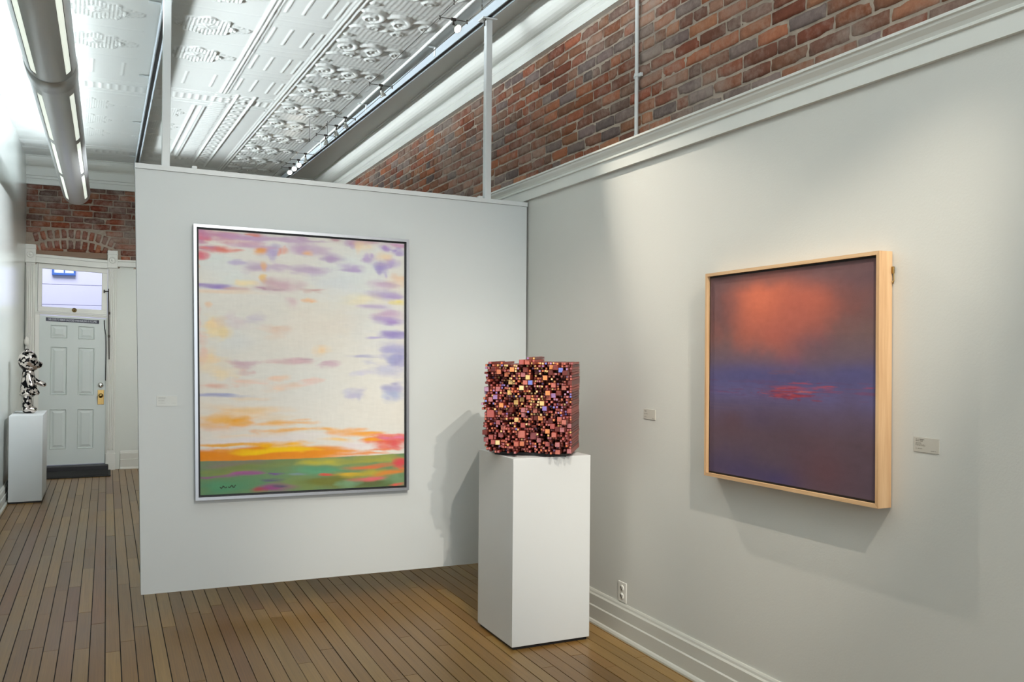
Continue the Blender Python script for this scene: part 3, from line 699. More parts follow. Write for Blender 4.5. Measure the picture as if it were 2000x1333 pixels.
# right wall cap moulding
cap = [(XB+0.01, 0, 2.61), (XR-0.055, 0, 2.61), (XR-0.055, 0, 2.600), (XR-0.047, 0, 2.597), (XR-0.045, 0, 2.588), (XR-0.032, 0, 2.572),
       (XR-0.026, 0, 2.560), (XR-0.030, 0, 2.556), (XR-0.030, 0, 2.548), (XR-0.020, 0, 2.545), (XR-0.020, 0, 2.482), (XR+0.02, 0, 2.482), (XB+0.01, 0, 2.5)]
struct(MB().extrude(cap, (0, YF, 0), (0, YB, 0)).obj('trim_right', M['trim']), 'white cap moulding along the top of the right wall')
# cove and crown between brick and ceiling on the right
cov = [(2.44, 0, ZC+0.01), (2.44, 0, ZC-0.012)]
for k in range(9):
    a = k/8*PI/2
    cov.append((2.45+0.105*(1-math.cos(a)), 0, ZC-0.015-0.125*math.sin(a)))
cov += [(2.562, 0, 3.574), (2.550, 0, 3.568), (2.552, 0, 3.535), (2.560, 0, 3.525), (2.555, 0, 3.515), (2.566, 0, 3.500), (2.566, 0, 3.492), (2.560, 0, 3.488), (2.560, 0, 3.457), (XB+0.05, 0, 3.457), (XB+0.05, 0, ZC+0.01)]
struct(MB().extrude(cov, (0, YF, 0), (0, YB, 0), smooth=False).obj('trim_cove_right', M['trim']), 'white plaster cove above the brick on the right')
# cove on the back wall
cob = [(0, 11.56, ZC+0.01), (0, 11.56, ZC-0.012)]
for k in range(8):
    a = k/7*PI/2
    cob.append((0, 11.57+0.10*(1-math.cos(a)), ZC-0.015-0.10*math.sin(a)))
cob += [(0, 11.68, 3.59), (0, 11.68, 3.50), (0, 11.695, 3.495), (0, 11.70, 3.47), (0, 11.71, 3.465), (0, 11.71, 3.40), (0, YB+0.03, 3.40), (0, YB+0.03, ZC+0.01)]
struct(MB().extrude(cob, (XL-0.02, 0, 0), (XB, 0, 0)).obj('trim_cove_back', M['trim']), 'white plaster cove above the brick of the end wall')

# baseboards
bs = [(XR+0.01, 0, 0.178), (XR-0.006, 0, 0.178), (XR-0.010, 0, 0.170), (XR-0.012, 0, 0.160), (XR-0.018, 0, 0.152), (XR-0.018, 0, 0.098), (XR-0.024, 0, 0.092),
      (XR-0.024, 0, 0.022), (XR-0.032, 0, 0.018), (XR-0.037, 0, 0.008), (XR-0.037, 0, -0.004), (XR+0.01, 0, -0.004)]
struct(MB().extrude(bs, (0, YF, 0), (0, YB, 0)).obj('baseboard_right', M['base_trim']), 'stepped white baseboard of the right wall')
bl_ = [(2*XL-0-(p[0]-XR+XL), 0, p[2]) for p in bs]
bl_ = [(XL+(XR-p[0]), 0, p[2]) for p in bs]
struct(MB().extrude(bl_, (0, YF, 0), (0, YB, 0)).obj('baseboard_left', M['base_trim']), 'white baseboard of the left wall')
bk = [(0, YB+(p[0]-XR), p[2]*1.25) for p in bs]
struct(MB().extrude(bk, (0.165, 0, 0), (XR, 0, 0)).obj('baseboard_back', M['base_trim']), 'white baseboard right of the old door')
# ================================================================== the old door, its transom and casing
def lean(mb, k=-0.045):
    mb.v = [(x, y, z + k*(x+0.75)*min(1, max(0, z)/2.0)) for x, y, z in mb.v]
    return mb
YD = YB - 0.005
def panel_ring(mb, x0, x1, z0, z1, y, w=0.022, d=0.010):
    """a raised-and-fielded door panel"""
    prof = [(0, 0), (0.25*w, -0.5*d), (0.6*w, 0.9*d), (w, 0.9*d), (w*2.2, -0.1*d)]
    rings = [[(x0+a, y+b, z0+a), (x1-a, y+b, z0+a), (x1-a, y+b, z1-a), (x0+a, y+b, z1-a)] for a, b in prof]
    vs = [p for r in rings for p in r]
    fs = [(i*4+k, i*4+(k+1)%4, i*4+4+(k+1)%4, i*4+4+k) for i in range(len(prof)-1) for k in range(4)]
    n = (len(prof)-1)*4
    mb.add(vs, fs+[(n, n+1, n+2, n+3)])
door = tag(empty('door_1', (-0.36, YD, 0.085), 'old white six-panel door under the transom window', 'door'), kind='structure')
DX0, DX1, DZ0, DZ1 = -0.722, -0.004, 0.085, 1.862
slab = MB()
dx = lambda u: DX0+(DX1-DX0)*u
dz = lambda v: DZ1+(DZ0-DZ1)*v
pans = [(a, b, c, d) for a, b in ((.165, .415), (.575, .825)) for c, d in ((.058, .148), (.205, .530), (.625, .895))]
# stiles and rails around the panels
us = [0, .165, .415, .575, .825, 1]; vs_ = [0, .058, .148, .205, .530, .625, .895, 1]
for i in range(5):
    for j in range(7):
        if i in (1, 3) and j in (1, 3, 5):
            panel_ring(slab, dx(us[i]), dx(us[i+1]), dz(vs_[j+1]), dz(vs_[j]), YD)
        else:
            slab.add([(dx(us[i]), YD, dz(vs_[j])), (dx(us[i+1]), YD, dz(vs_[j])), (dx(us[i+1]), YD, dz(vs_[j+1])), (dx(us[i]), YD, dz(vs_[j+1]))], [(0, 1, 2, 3)])
slab.box((DX0, YD+0.012, DZ0), (DX1, YD+0.045, DZ1))
slab.add([(DX0, YD, DZ1), (DX1, YD, DZ1), (DX1, YD+0.012, DZ1), (DX0, YD+0.012, DZ1)], [(0, 1, 2, 3)])
lean(slab).obj('door_leaf', M['door_paint'], door)
mb = MB(); mb.bbox((-0.092, YD-0.006, 0.805), (-0.022, YD, 0.985), 0.003)
esc = lean(mb).obj('escutcheon', M['brass'], door)
mb = MB(); mb.lathe((-0.058, YD-0.006, 0.915), (0, -1, 0), [(0, 0.018), (0.012, 0.010), (0.028, 0.012), (0.036, 0.025), (0.050, 0.028), (0.060, 0.020), (0.064, 0.0)], 20)
lean(mb).obj('door_knob', M['brass'], door)
mb = MB(); mb.lathe((-0.060, YD, 1.045), (0, -1, 0), [(0, 0.031), (0.010, 0.031), (0.016, 0.024), (0.020, 0.012), (0.021, 0.0)], 20); mb.box((-0.064, YD-0.032, 1.030), (-0.056, YD-0.02, 1.060))
lean(mb).obj('deadbolt', M['chrome'], door)
mb = MB(); mb.tube([(-0.028, YD-0.012, 1.845), (-0.024, YD-0.014, 1.75), (-0.008, YD-0.016, 1.66), (-0.004, YD-0.016, 1.50), (-0.006, YD-0.016, 1.1)], 0.005, 8)
lean(mb).obj('alarm_cable', M['black'], door)

# sign across the top of the door
sg = empty('door_sign', (-0.36, YD, 1.82), 'narrow dark sign with pale capitals across the top of the door', 'sign')
SLOPE = -0.045*0.91
def sg_z(x, z): return z + SLOPE*(x+0.75)
mb = MB(); mb.box((-0.655, YD-0.004, 1.797), (-0.085, YD-0.001, 1.840)); mb.v = [(x, y, sg_z(x, z)) for x, y, z in mb.v]
mb.obj('sign_plate', M['sign_black'], sg)
cu = bpy.data.curves.new('sign_text', 'FONT'); cu.body = 'THIS DOOR TO REMAIN UNLOCKED WHEN BUILDING IS OCCUPIED'
cu.size = 0.034; cu.align_x = 'CENTER'; cu.align_y = 'CENTER'; cu.offset = 0.0006
tmp = bpy.data.objects.new('tmp_text', cu); COL.objects.link(tmp)
bpy.context.view_layer.update()
tme = bpy.data.meshes.new_from_object(tmp.evaluated_get(bpy.context.evaluated_depsgraph_get()))
bpy.data.objects.remove(tmp); bpy.data.curves.remove(cu)
xs = [v.co.x for v in tme.vertices]; wid = max(xs)-min(xs)
for v in tme.vertices:
    x = -0.37 + (v.co.x-(max(xs)+min(xs))/2)*0.525/wid; z = 1.8185 + v.co.y
    v.co = (x, YD-0.0046, sg_z(x, z))
tme.materials.clear(); tme.materials.append(M['sign_white'])
put(bpy.data.objects.new('sign_lettering', tme), sg)

# casing: two fluted pilasters with corner blocks and the header between them
def pilaster(name, x0, x1, ztop, label):
    mb = MB(); w = x1-x0
    mb.bbox((x0+0.004, YB-0.040, 0.20), (x1-0.004, YB+0.01, ztop-0.21), 0.004)
    for k in range(4):
        c = x0+w*(0.2+0.2*k)
        mb.tube([(c, YB-0.041, 0.24), (c, YB-0.041, ztop-0.23)], 0.008, 8)
    mb.bbox((x0-0.002, YB-0.050, -0.002), (x1+0.002, YB+0.01, 0.20), 0.004)
    mb.bbox((x0-0.004, YB-0.052, ztop-0.215), (x1+0.004, YB+0.012, ztop), 0.005)
    mb.bbox((x0-0.007, YB-0.058, ztop-0.050), (x1+0.007, YB+0.012, ztop-0.038), 0.003)
    mb.bbox((x0-0.007, YB-0.058, ztop-0.212), (x1+0.007, YB+0.012, ztop-0.200), 0.003)
    mb.lathe(((x0+x1)/2, YB-0.052, ztop-0.118), (0, -1, 0), [(0, 0.040), (0.008, 0.038), (0.010, 0.030), (0.004, 0.026), (0.004, 0.018), (0.010, 0.012), (0.012, 0.0)], 24)
    return struct(mb.obj(name, M['trim']), label)
pilaster('trim_pilaster', -0.872, -0.768, 2.690, 'white fluted door casing post at the left wall')
pilaster('trim_pilaster.001', 0.004, 0.108, 2.662, 'white fluted door casing post right of the old door')
mb = MB()
mb.bbox((-0.770, YB-0.036, 2.478), (0.006, YB+0.012, 2.572), 0.004); mb.bbox((-0.770, YB-0.046, 2.545), (0.006, YB+0.01, 2.580), 0.006); mb.bbox((-0.770, YB-0.042, 2.478), (0.006, YB+0.01, 2.492), 0.004)
struct(lean(mb, -0.05).obj('trim_header', M['trim']), 'white moulded header board over the transom window')
mb = MB()
mb.bbox((-0.770, YB-0.030, 1.872), (0.006, YB+0.05, 1.905), 0.004); mb.bbox((-0.770, YB-0.040, 1.893), (0.006, YB+0.03, 1.905), 0.003)
mb.bbox((-0.770, YB-0.022, 0.03), (-0.722, YB+0.05, 1.905), 0.003); mb.bbox((-0.004, YB-0.022, 0.03), (0.012, YB+0.05, 1.905), 0.003)
struct(lean(mb).obj('trim_door_frame', M['trim']), 'white door frame with transom bar')
mb = MB()
mb.bbox((0.108, YB-0.028, 2.47), (XR, YB+0.01, 2.548), 0.005); mb.bbox((0.108, YB-0.038, 2.53), (XR, YB+0.01, 2.556), 0.006)
struct(mb.obj('trim_rail_back', M['trim']), 'white picture rail right of the door casing')

# transom window
win = tag(empty('window_1', (-0.38, YB, 1.91), 'bright transom window above the old door', 'window'), kind='structure')
TX0, TX1, TZ0, TZ1 = -0.742, 0.002, 1.908, 2.476
GX0, GX1, GZ0, GZ1 = -0.700, -0.060, 1.968, 2.418
mb = MB()
for a, b in (((TX0, TZ0), (TX1, GZ0)), ((TX0, GZ1), (TX1, TZ1)), ((TX0, GZ0), (GX0, GZ1)), ((GX1, GZ0), (TX1, GZ1))):
    mb.bbox((a[0], YB-0.012, a[1]), (b[0], YB+0.03, b[1]), 0.003)
mb.bbox((TX0+0.01, YB-0.018, TZ0), (TX1-0.01, YB-0.01, TZ0+0.02), 0.003)
lean(mb).obj('sash', M['trim'], win)
mb = MB(); mb.box((GX0-0.004, YB+0.008, GZ0-0.004), (GX1+0.004, YB+0.012, GZ1+0.004))
lean(mb).obj('pane', M['glass'], win)
mb = MB(); mb.lathe((-0.355, YB-0.012, 1.945), (0, -1, 0), [(0, 0.028), (0.008, 0.026), (0.012, 0.014), (0.030, 0.013), (0.034, 0.0)], 18); mb.bbox((-0.372, YB-0.040, 1.937), (-0.338, YB-0.02, 1.956), 0.004)
lean(mb).obj('latch', M['brass'], win)
mb = MB()
for x0, x1 in ((-0.62, -0.54), (-0.20, -0.12)): mb.bbox((x0, YB-0.016, 2.466), (x1, YB-0.008, 2.478), 0.002)
lean(mb).obj('hinge', M['trim'], win)

# rod that works the transom
tr = empty('transom_rod', (0.020, YB-0.06, 1.30), 'thin dark metal transom rod on the casing right of the door', 'window rod')
mb = MB(); mb.tube([(0.016, YB-0.062, 2.195), (0.022, YB-0.062, 1.90), (0.026, YB-0.062, 1.60), (0.030, YB-0.062, 1.34)], 0.0055, 8)
mb.obj('rod', M['dark_metal'], tr)
mb = MB(); mb.tube([(-0.030, YB-0.02, 2.165), (0.016, YB-0.062, 2.165)], 0.006, 8); mb.bbox((-0.040, YB-0.022, 2.145), (-0.022, YB-0.010, 2.185), 0.003)
mb.obj('arm', M['dark_metal'], tr)
for z in (1.62, 1.90):
    MB().bbox((0.014, YB-0.072, z-0.016), (0.036, YB-0.038, z+0.016), 0.004).obj('rod_guide', M['dark_metal'], tr)

# sill and mat
struct(MB().bbox((-0.735, YB-0.10, 0.0), (0.035, YB+0.06, 0.075), 0.010).obj('trim_sill', M['sill']), 'dark raised threshold under the old door')
mt = empty('door_mat', (-0.28, 11.4, 0), 'black rubber mat on the floor before the old door', 'mat')
MB().bbox((-0.66, 11.13, 0.001), (0.06, 11.645, 0.014), 0.005).obj('mat_border', M['rubber'], mt)
mb = MB()
for k in range(24):
    y = 11.16+k*0.02
    mb.bbox((-0.635, y, 0.013), (0.035, y+0.012, 0.020), 0.003)
o = mb.obj('ribbed_pile', M['rubber'], mt)

# white pull cord on the casing post at the left wall
pc = empty('pull_cord', (-0.845, YB-0.075, 1.5), 'white pull cord with an oval knob on the casing at the left wall', 'cord')
MB().tube([(-0.842, YB-0.07, 2.44), (-0.846, YB-0.072, 2.0), (-0.848, YB-0.075, 1.60)], 0.0025, 6).obj('cord', M['white_plastic'], pc)
MB().lathe((-0.848, YB-0.075, 1.50), (0, 0, 1), [(0, 0.0), (0.006, 0.016), (0.03, 0.028), (0.06, 0.028), (0.09, 0.018), (0.105, 0.006), (0.11, 0.0)], 16).obj('pull_knob', M['white_plastic'], pc)

# neighbouring building seen through the transom
nb = empty('neighbour_building', (-0.5, 15.0, 0), 'pale neighbouring building seen through the transom window', 'building')
YN = 14.6
fac = simple('pale_siding', rgb(212, 210, 232), 0.7, bump=0.1, scale=30, vary=0.03)
mb = MB(); mb.box((-5, YN, 0), (5, YN+0.3, 7))
for k in range(24):
    mb.bbox((-5, YN-0.010, 0.30*k+0.006), (5, YN+0.01, 0.30*k+0.297), 0.003)
for k in range(20):
    mb.box((-5+0.53*k, YN-0.011, 0), (-4.992+0.53*k, YN, 7))
mb.obj('facade', fac, nb)
mb = MB()
wx0, wx1, wz0, wz1 = -0.715, -0.455, 2.575, 3.3
blue = simple('blue_frame', rgb(70, 110, 190), 0.5, vary=0.05)
for a, b in (((wx0-0.025, wz0-0.035), (wx1+0.025, wz0)), ((wx0-0.025, wz1), (wx1+0.025, wz1+0.05)), ((wx0-0.025, wz0), (wx0, wz1)), ((wx1, wz0), (wx1+0.025, wz1)), ((-0.586, wz0), (-0.574, wz1))):
    mb.bbox((a[0], YN-0.05, a[1]), (b[0], YN, b[1]), 0.004)
wf = mb.obj('window_frame', blue, nb)
MB().box((wx0, YN-0.02, wz0), (wx1, YN-0.012, wz1)).obj('window_pane', simple('sky_pane', rgb(238, 242, 250), 0.15, vary=0.05), wf)

# ================================================================== hanging partition
YP = 5.15
def on_quad(TL, TR, BR, BL):
    """bilinear map of a hung rectangle (u right, v down) in the plane y = const; corners are (x,z)"""
    TL, TR, BR, BL = map(np.array, (TL, TR, BR, BL))
    def f(u, v, y):
        p = (1-u)*(1-v)*TL+u*(1-v)*TR+u*v*BR+(1-u)*v*BL
        return (float(p[0]), y, float(p[1]))
    return f
PQ = on_quad((0.129, 2.503), (2.476, 2.468), (2.480, 0.150), (0.183, 0.168))
part = empty('hanging_partition', (1.3, YP+0.05, 0.15), 'freestanding white partition panel hung from two steel poles, carrying the bright sky painting', 'partition')
c = [(0, .012), (1, .012), (1, 1), (0, 1)]
MB().hexa([PQ(u, v, YP) for u, v in c]+[PQ(u, v, YP+0.10) for u, v in c]).obj('panel', M['partition'], part)
c = [(-.0005, 0), (1.0015, 0), (1.0015, .0115), (-.0005, .0115)]
MB().hexa([PQ(u, v, YP-0.006) for u, v in c]+[PQ(u, v, YP+0.106) for u, v in c]).obj('top_cap', M['white_steel'], part)
RAIL_Z = 3.632
def hang_pole(x, zb, label):
    mb = MB(); mb.bbox((x-0.021, YP+0.012, zb), (x+0.021, YP+0.054, RAIL_Z-0.008), 0.003)
    p = mb.obj('pole', M['white_steel'], part)
    mb = MB(); mb.bbox((x-0.055, YP-0.012, RAIL_Z-0.010), (x+0.045, YP+0.078, RAIL_Z-0.001), 0.003)
    mb.obj('top_plate', M['white_steel'], p)
    mb = MB(); mb.tube([(x-0.036, YP+0.01, RAIL_Z-0.055), (x-0.036, YP+0.01, RAIL_Z-0.008)], 0.006, 8); mb.lathe((x-0.036, YP+0.01, RAIL_Z-0.018), (0, 0, 1), [(0, 0.0), (0, 0.011), (0.009, 0.011), (0.009, 0)], 6)
    mb.obj('bolt', M['steel'], p)
hang_pole(0.284, 2.497, ''); hang_pole(2.206, 2.472, '')
for x, z in ((0.432, 2.499), (2.150, 2.471)):
    MB().bbox((x-0.014, YP-0.002, z-0.002), (x+0.014, YP+0.03, z+0.016), 0.005).obj('clip', M['white_steel'], part)

# ceiling rails the poles hang from
def rail(xa, xb, label):
    r = empty('ceiling_rail', (xa, 5.0, RAIL_Z), label, 'rail')
    k = (xb-xa)/(11.5-5.0)
    fx = lambda y: xa+k*(y-5.0)
    y0, y1 = 0.5, 11.5
    w = 0.024; h = 0.062
    prof = [(-w, 0, 0), (-w+0.006, 0, 0), (-w+0.006, 0, 0.004), (-0.012, 0, 0.004), (-0.012, 0, 0.022), (0.012, 0, 0.022), (0.012, 0, 0.004), (w-0.006, 0, 0.004), (w-0.006, 0, 0), (w, 0, 0), (w, 0, h), (-w, 0, h)]
    mb = MB(); mb.extrude(prof, (fx(y0), y0, RAIL_Z), (fx(y1), y1, RAIL_Z))
    ch = mb.obj('channel', M['rail_steel'], r)
    mb = MB(); mb.extrude([(-0.0115, 0, 0.006), (0.0115, 0, 0.006), (0.0115, 0, 0.021), (-0.0115, 0, 0.021)], (fx(y0), y0+0.01, RAIL_Z), (fx(y1), y1-0.01, RAIL_Z))
    mb.obj('slot', M['black'], ch)
    for y in (1.6, 3.0, 4.4, 6.05, 7.75, 9.4, 11.1):
        mb = MB(); x = fx(y)-w
        mb.bbox((x-0.004, y-0.016, RAIL_Z+0.012), (x, y+0.016, ZC-0.010), 0.0015)
        mb.bbox((x-0.075, y-0.016, ZC-0.012), (x, y+0.016, ZC-0.007), 0.0015)
        mb.obj('bracket', M['white_steel'], r)
rail(0.322, 0.300, 'white steel ceiling rail at the left pole, with a dark slot underneath')
rail(2.205, 2.030, 'white steel ceiling rail at the right pole, beside the scrolled border')

# ================================================================== low-voltage cable lights
ZK = 3.50
def cable(xa, xb, label):
    k = (xb-xa)/(10.5-5.0); fx = lambda y: xa+k*(y-5.0)
    r = empty('lighting_cable', (xa, 5.0, ZK), label, 'cable', group=None)
    MB().tube([(fx(-1), -1.0, ZK), (fx(10.6), 10.6, ZK)], 0.0026, 6).obj('wire', M['steel'], r)
    for y, top in ((4.72, 0.06), (8.5, 0.02)):
        mb = MB(); mb.tube([(fx(y), y, ZK), (fx(y)+0.0, y, ZC-0.004)], 0.0018, 6); mb.lathe((fx(y), y, ZK-0.006), (0, 0, 1), [(0, 0), (0, 0.005), (0.03, 0.005), (0.03, 0)], 8)
        mb.obj('hanger', M['steel'], r)
cable(1.790, 1.735, 'left of the two thin lighting cables under the ceiling')
cable(1.965, 1.905, 'right of the two thin lighting cables under the ceiling')
SPOTS = []
def spot(y, xoff, d, lit, label):
    x = 1.878-0.0105*(y-5.0)
    r = empty('cable_spotlight', (x, y, ZK), label, 'spotlight', group='spotlights along the cables')
    mb = MB(); mb.tube([(-0.090, 0, 0.0), (0.090, 0, 0.0)], 0.0028, 8)
    for sx in (-0.088, 0.088):
        mb.lathe((sx, 0, -0.014), (0, 0, 1), [(0, 0), (0, 0.005), (0.024, 0.005), (0.024, 0)], 8)
    mb.obj('crossbar', M['steel'], r, local=True)
    mb = MB(); mb.bbox((-0.016, -0.008, -0.008), (0.016, 0.008, 0.008), 0.002); mb.tube([(0, 0, -0.004), (0, 0, -0.030)], 0.005, 8)
    mb.lathe((0, 0, -0.042), (0, 0, 1), [(0, 0), (0, 0.008), (0.016, 0.008), (0.016, 0)], 10)
    mb.obj('stem', M['dark_metal'], r, local=True)
    d = Vector(d).normalized(); o = Vector((0, 0, -0.038))
    mb = MB()
    mb.lathe(o, d, [(0.0, 0.009), (0.012, 0.010), (0.022, 0.015), (0.034, 0.021), (0.046, 0.025), (0.050, 0.0265), (0.050, 0.0245), (0.044, 0.022), (0.030, 0.015), (0.022, 0.008)], 20)
    sh = mb.obj('reflector', M['chrome'], r, local=True)
    mb = MB(); mb.lathe(o+d*(0.0475 if lit else 0.026), d, [(0, 0.0), (0, 0.0225 if lit else 0.011), (0.001, 0.0215 if lit else 0.010), (0.0015, 0)], 20)
    mb.obj('bulb', M['lit'] if lit else M['glow'], sh)
    SPOTS.append((Vector((x, y, ZK))+o+d*0.075, d))
spot(4.95, 0, (0.32, -0.78, -0.62), True, 'large lit spotlight nearest the right pole, glaring toward the viewer')
spot(6.44, 0, (0.42, 0.10, -0.80), False, 'dark-stemmed chrome spotlight alone in the middle of the cables')
spot(7.49, 0, (0.18, 0.15, -0.85), False, 'chrome spotlight first of the close trio along the cables')
spot(7.80, 0, (0.05, 0.15, -0.85), False, 'chrome spotlight second of the close trio along the cables')
spot(8.20, 0, (0.15, 0.15, -0.85), False, 'chrome spotlight last and farthest of the close trio along the cables')
spot(9.08, 0, (0.18, 0.15, -0.85), False, 'chrome spotlight just before the three far glaring ones')
spot(9.42, 0, (-0.06, -0.85, -0.50), True, 'right and highest of the three far glaring spotlights')
spot(9.65, 0, (-0.12, -0.85, -0.45), True, 'middle of the three far glaring spotlights')
spot(9.88, 0, (-0.15, -0.85, -0.45), True, 'lowest and farthest of the three glaring spotlights, above the partition edge')

# ================================================================== tubular uplight
def tube_light():
    cx, cz, R = -0.318, 3.19, 0.138
    y0, y1 = 3.4, 10.75
    t = empty('tubular_ceiling_light', (cx, 7.0, cz), 'long round aluminium light fixture with glowing side windows, hung under the ceiling', 'light')
    wins = []
    segs = [(y0+0.1, 4.35), (4.45, 5.72), (6.20, 7.55), (7.67, 9.02), (9.14, 10.55)]
    half = math.radians(106)
    W = [(math.radians(-45), math.radians(-28)), (math.radians(40), math.radians(57))]
    def P(a, y, r=R): return (cx+r*math.sin(a), y, cz-r*math.cos(a))
    def shell(name, ya, yb, segs_, r, parent):
        A = sorted(set([-half+2*half*k/48 for k in range(49)]+[w for ww in W for w in ww]))
        Ys = sorted(set([ya, yb]+[v for s in segs_ for v in s]))
        mb = MB(); n = len(A)
        mb_v = [P(a, y, r) for y in Ys for a in A]+[P(a, y, r-0.004) for y in Ys for a in A]
        o = len(Ys)*n; fs = []
        for j in range(len(Ys)-1):
            for i in range(n-1):
                am = (A[i]+A[i+1])/2; ym = (Ys[j]+Ys[j+1])/2
                if any(w[0] < am < w[1] for w in W) and any(s[0] < ym < s[1] for s in segs_): continue
                fs.append((j*n+i, j*n+i+1, (j+1)*n+i+1, (j+1)*n+i)); fs.append((o+j*n+i, o+(j+1)*n+i, o+(j+1)*n+i+1, o+j*n+i+1))
        mb.add(mb_v, fs, 0, True)
        me = bpy.data.meshes.new(name); me.from_pydata(mb.v, [], mb.f); me.materials.append(M['fixture'])
        me.polygons.foreach_set('use_smooth', mb.sm); me.update()
        return put(bpy.data.objects.new(name, me), parent)
    h = shell('housing', y0, y1, segs, R, t)
    for s in segs:
        for w in W:
            A = [w[0]-0.02+(w[1]-w[0]+0.04)*k/6 for k in range(7)]
            mb = MB(); mb.add([P(a, y, R-0.0055) for y in (s[0]-0.01, s[1]+0.01) for a in A], [(i, i+1, 8+i, 7+i) for i in range(6)], 0, True)
            mb.obj('diffuser', M['diffuser'], t)
    # joint sleeve
    mb = MB(); A = [-half+2*half*k/48 for k in range(49)]
    rings = [(5.80, R+0.001), (5.805, R+0.005), (6.045, R+0.005), (6.05, R+0.001)]
    mb.add([P(a, y, r) for y, r in rings for a in A], [(j*49+i, j*49+i+1, j*49+50+i, j*49+49+i) for j in range(3) for i in range(48)], 0, True)
    mb.obj('joint_sleeve', M['fixture'], t)
    # end cap
    mb = MB(); mb.add([P(a, y1, R-0.001) for a in A]+[(cx, y1, cz)], [(i, i+1, 49) for i in range(48)])
    mb.obj('end_cap', M['fixture'], t)
    for y in (4.0, 5.9, 8.3, 10.4):
        mb = MB(); mb.tube([(cx, y, cz+0.02), (cx, y, ZC-0.004)], 0.002, 6); mb.bbox((cx-R*0.82, y-0.01, cz+0.02), (cx+R*0.82, y+0.01, cz+0.03), 0.002)
        mb.obj('suspension_wire', M['steel'], t)
tube_light()

# conduit on the brick
cd = empty('conduit_pipe', (XB-0.02, 4.05, 2.61), 'white vertical conduit pipe clamped to the brick wall', 'pipe')
PYc = 4.01
MB().tube([(XB-0.022, PYc, 2.614), (XB-0.022, PYc, ZC-0.2)], 0.0105, 12).obj('pipe', M['white_steel'], cd)
for z in (2.995,):
    mb = MB(); mb.lathe((XB-0.022, PYc, z-0.010), (0, 0, 1), [(0, 0.0115), (0, 0.0135), (0.020, 0.0135), (0.020, 0.0115)], 12); mb.bbox((XB-0.02, PYc-0.036, z-0.010), (XB-0.004, PYc+0.036, z+0.010), 0.003)
    mb.obj('strap', M['white_steel'], cd)
mb = MB(); mb.lathe((XB-0.022, PYc, 2.613), (0, 0, 1), [(0, 0.0105), (0.0, 0.0155), (0.035, 0.0155), (0.040, 0.013), (0.062, 0.013), (0.062, 0.0105)], 12); mb.bbox((XB-0.03, PYc-0.022, 2.658), (XB-0.014, PYc-0.008, 2.672), 0.003)
mb.obj('coupling', M['white_steel'], cd)
# ================================================================== pictures
def paint(base, strokes, U, V, seed, ax=5.0, ay=24.0, amp=0.85, s0=1.55, s1=0.25, sub=0):
    """lay soft ragged brush strokes over a base colour array; every stroke edge is broken up by streaky noise,
    and a broad stroke is followed by a few smaller dabs of nearly its colour"""
    n1 = fbm(U*ax, V*ay, seed, 5); n2 = fbm(U*ax*2.2+3, V*ay*1.7+9, seed+50, 5)
    wu = fbm(U*4, V*9, seed+90, 4)*0.032; wv = fbm(U*4+5, V*9+2, seed+120, 4)*0.013
    rs = random.Random(seed)
    todo = []
    for s in strokes:
        u, v, ru, rv, cr, cg, cb, al = s
        if sub and ru > 0.02:
            todo.append((u, v, ru, rv, cr, cg, cb, al*0.62))
            for k in range(sub):
                t = 0.25+0.45*rs.random()
                j = rs.uniform(-9, 9)
                todo.append((u+rs.gauss(0, 0.50)*ru, v+rs.gauss(0, 0.55)*rv, ru*t, rv*(0.25+0.5*rs.random()), min(255, cr+j), min(255, cg+j+rs.uniform(-5, 5)), min(255, cb+j), al*(0.35+0.4*rs.random())))
        else:
            todo.append(s)
    C = base.copy(); us = U[0]; vs = V[:, 0]
    for k, (u, v, ru, rv, cr, cg, cb, al) in enumerate(todo):
        a, b = np.searchsorted(us, [u-2.6*ru-0.06, u+2.6*ru+0.06]); c, d_ = np.searchsorted(vs, [v-2.8*rv-0.025, v+2.8*rv+0.025])
        if a >= b or c >= d_: continue
        W = (slice(c, d_), slice(a, b))
        dx_ = np.abs(U[W]+wu[W]-u)/(ru*1.12); dy_ = np.abs(V[W]+wv[W]-v)/(rv*1.15)
        d = (dx_**2.4 + dy_**2.0)**0.45
        n = (n1 if k % 2 else n2)[W]
        m = (al*sstep(s0, s1, d + amp*n*(0.35+0.9*np.clip(d, 0, 1.3))))[..., None]
        C[W] = C[W]*(1-m) + lrgb(cr, cg, cb)*m
    return C
def quad_frame(mb, Q, o, i, y0, y1, mat=0):
    """mitred frame between the outer inset o and the inner inset i (metres), from depth y0 (front) to y1"""
    (wd, hg) = Q['size']; f = Q['f']
    def ring(ins, d): return [f(ins/wd, ins/hg, d), f(1-ins/wd, ins/hg, d), f(1-ins/wd, 1-ins/hg, d), f(ins/wd, 1-ins/hg, d)]
    a, b, c, e = ring(o, y0), ring(i, y0), ring(i, y1), ring(o, y1)
    vs = a+b+c+e; fs = []
    for r in range(4):
        for k in range(4):
            fs.append((r*4+k, r*4+(k+1)%4, ((r+1)%4)*4+(k+1)%4, ((r+1)%4)*4+k))
    mb.add(vs, fs, mat)

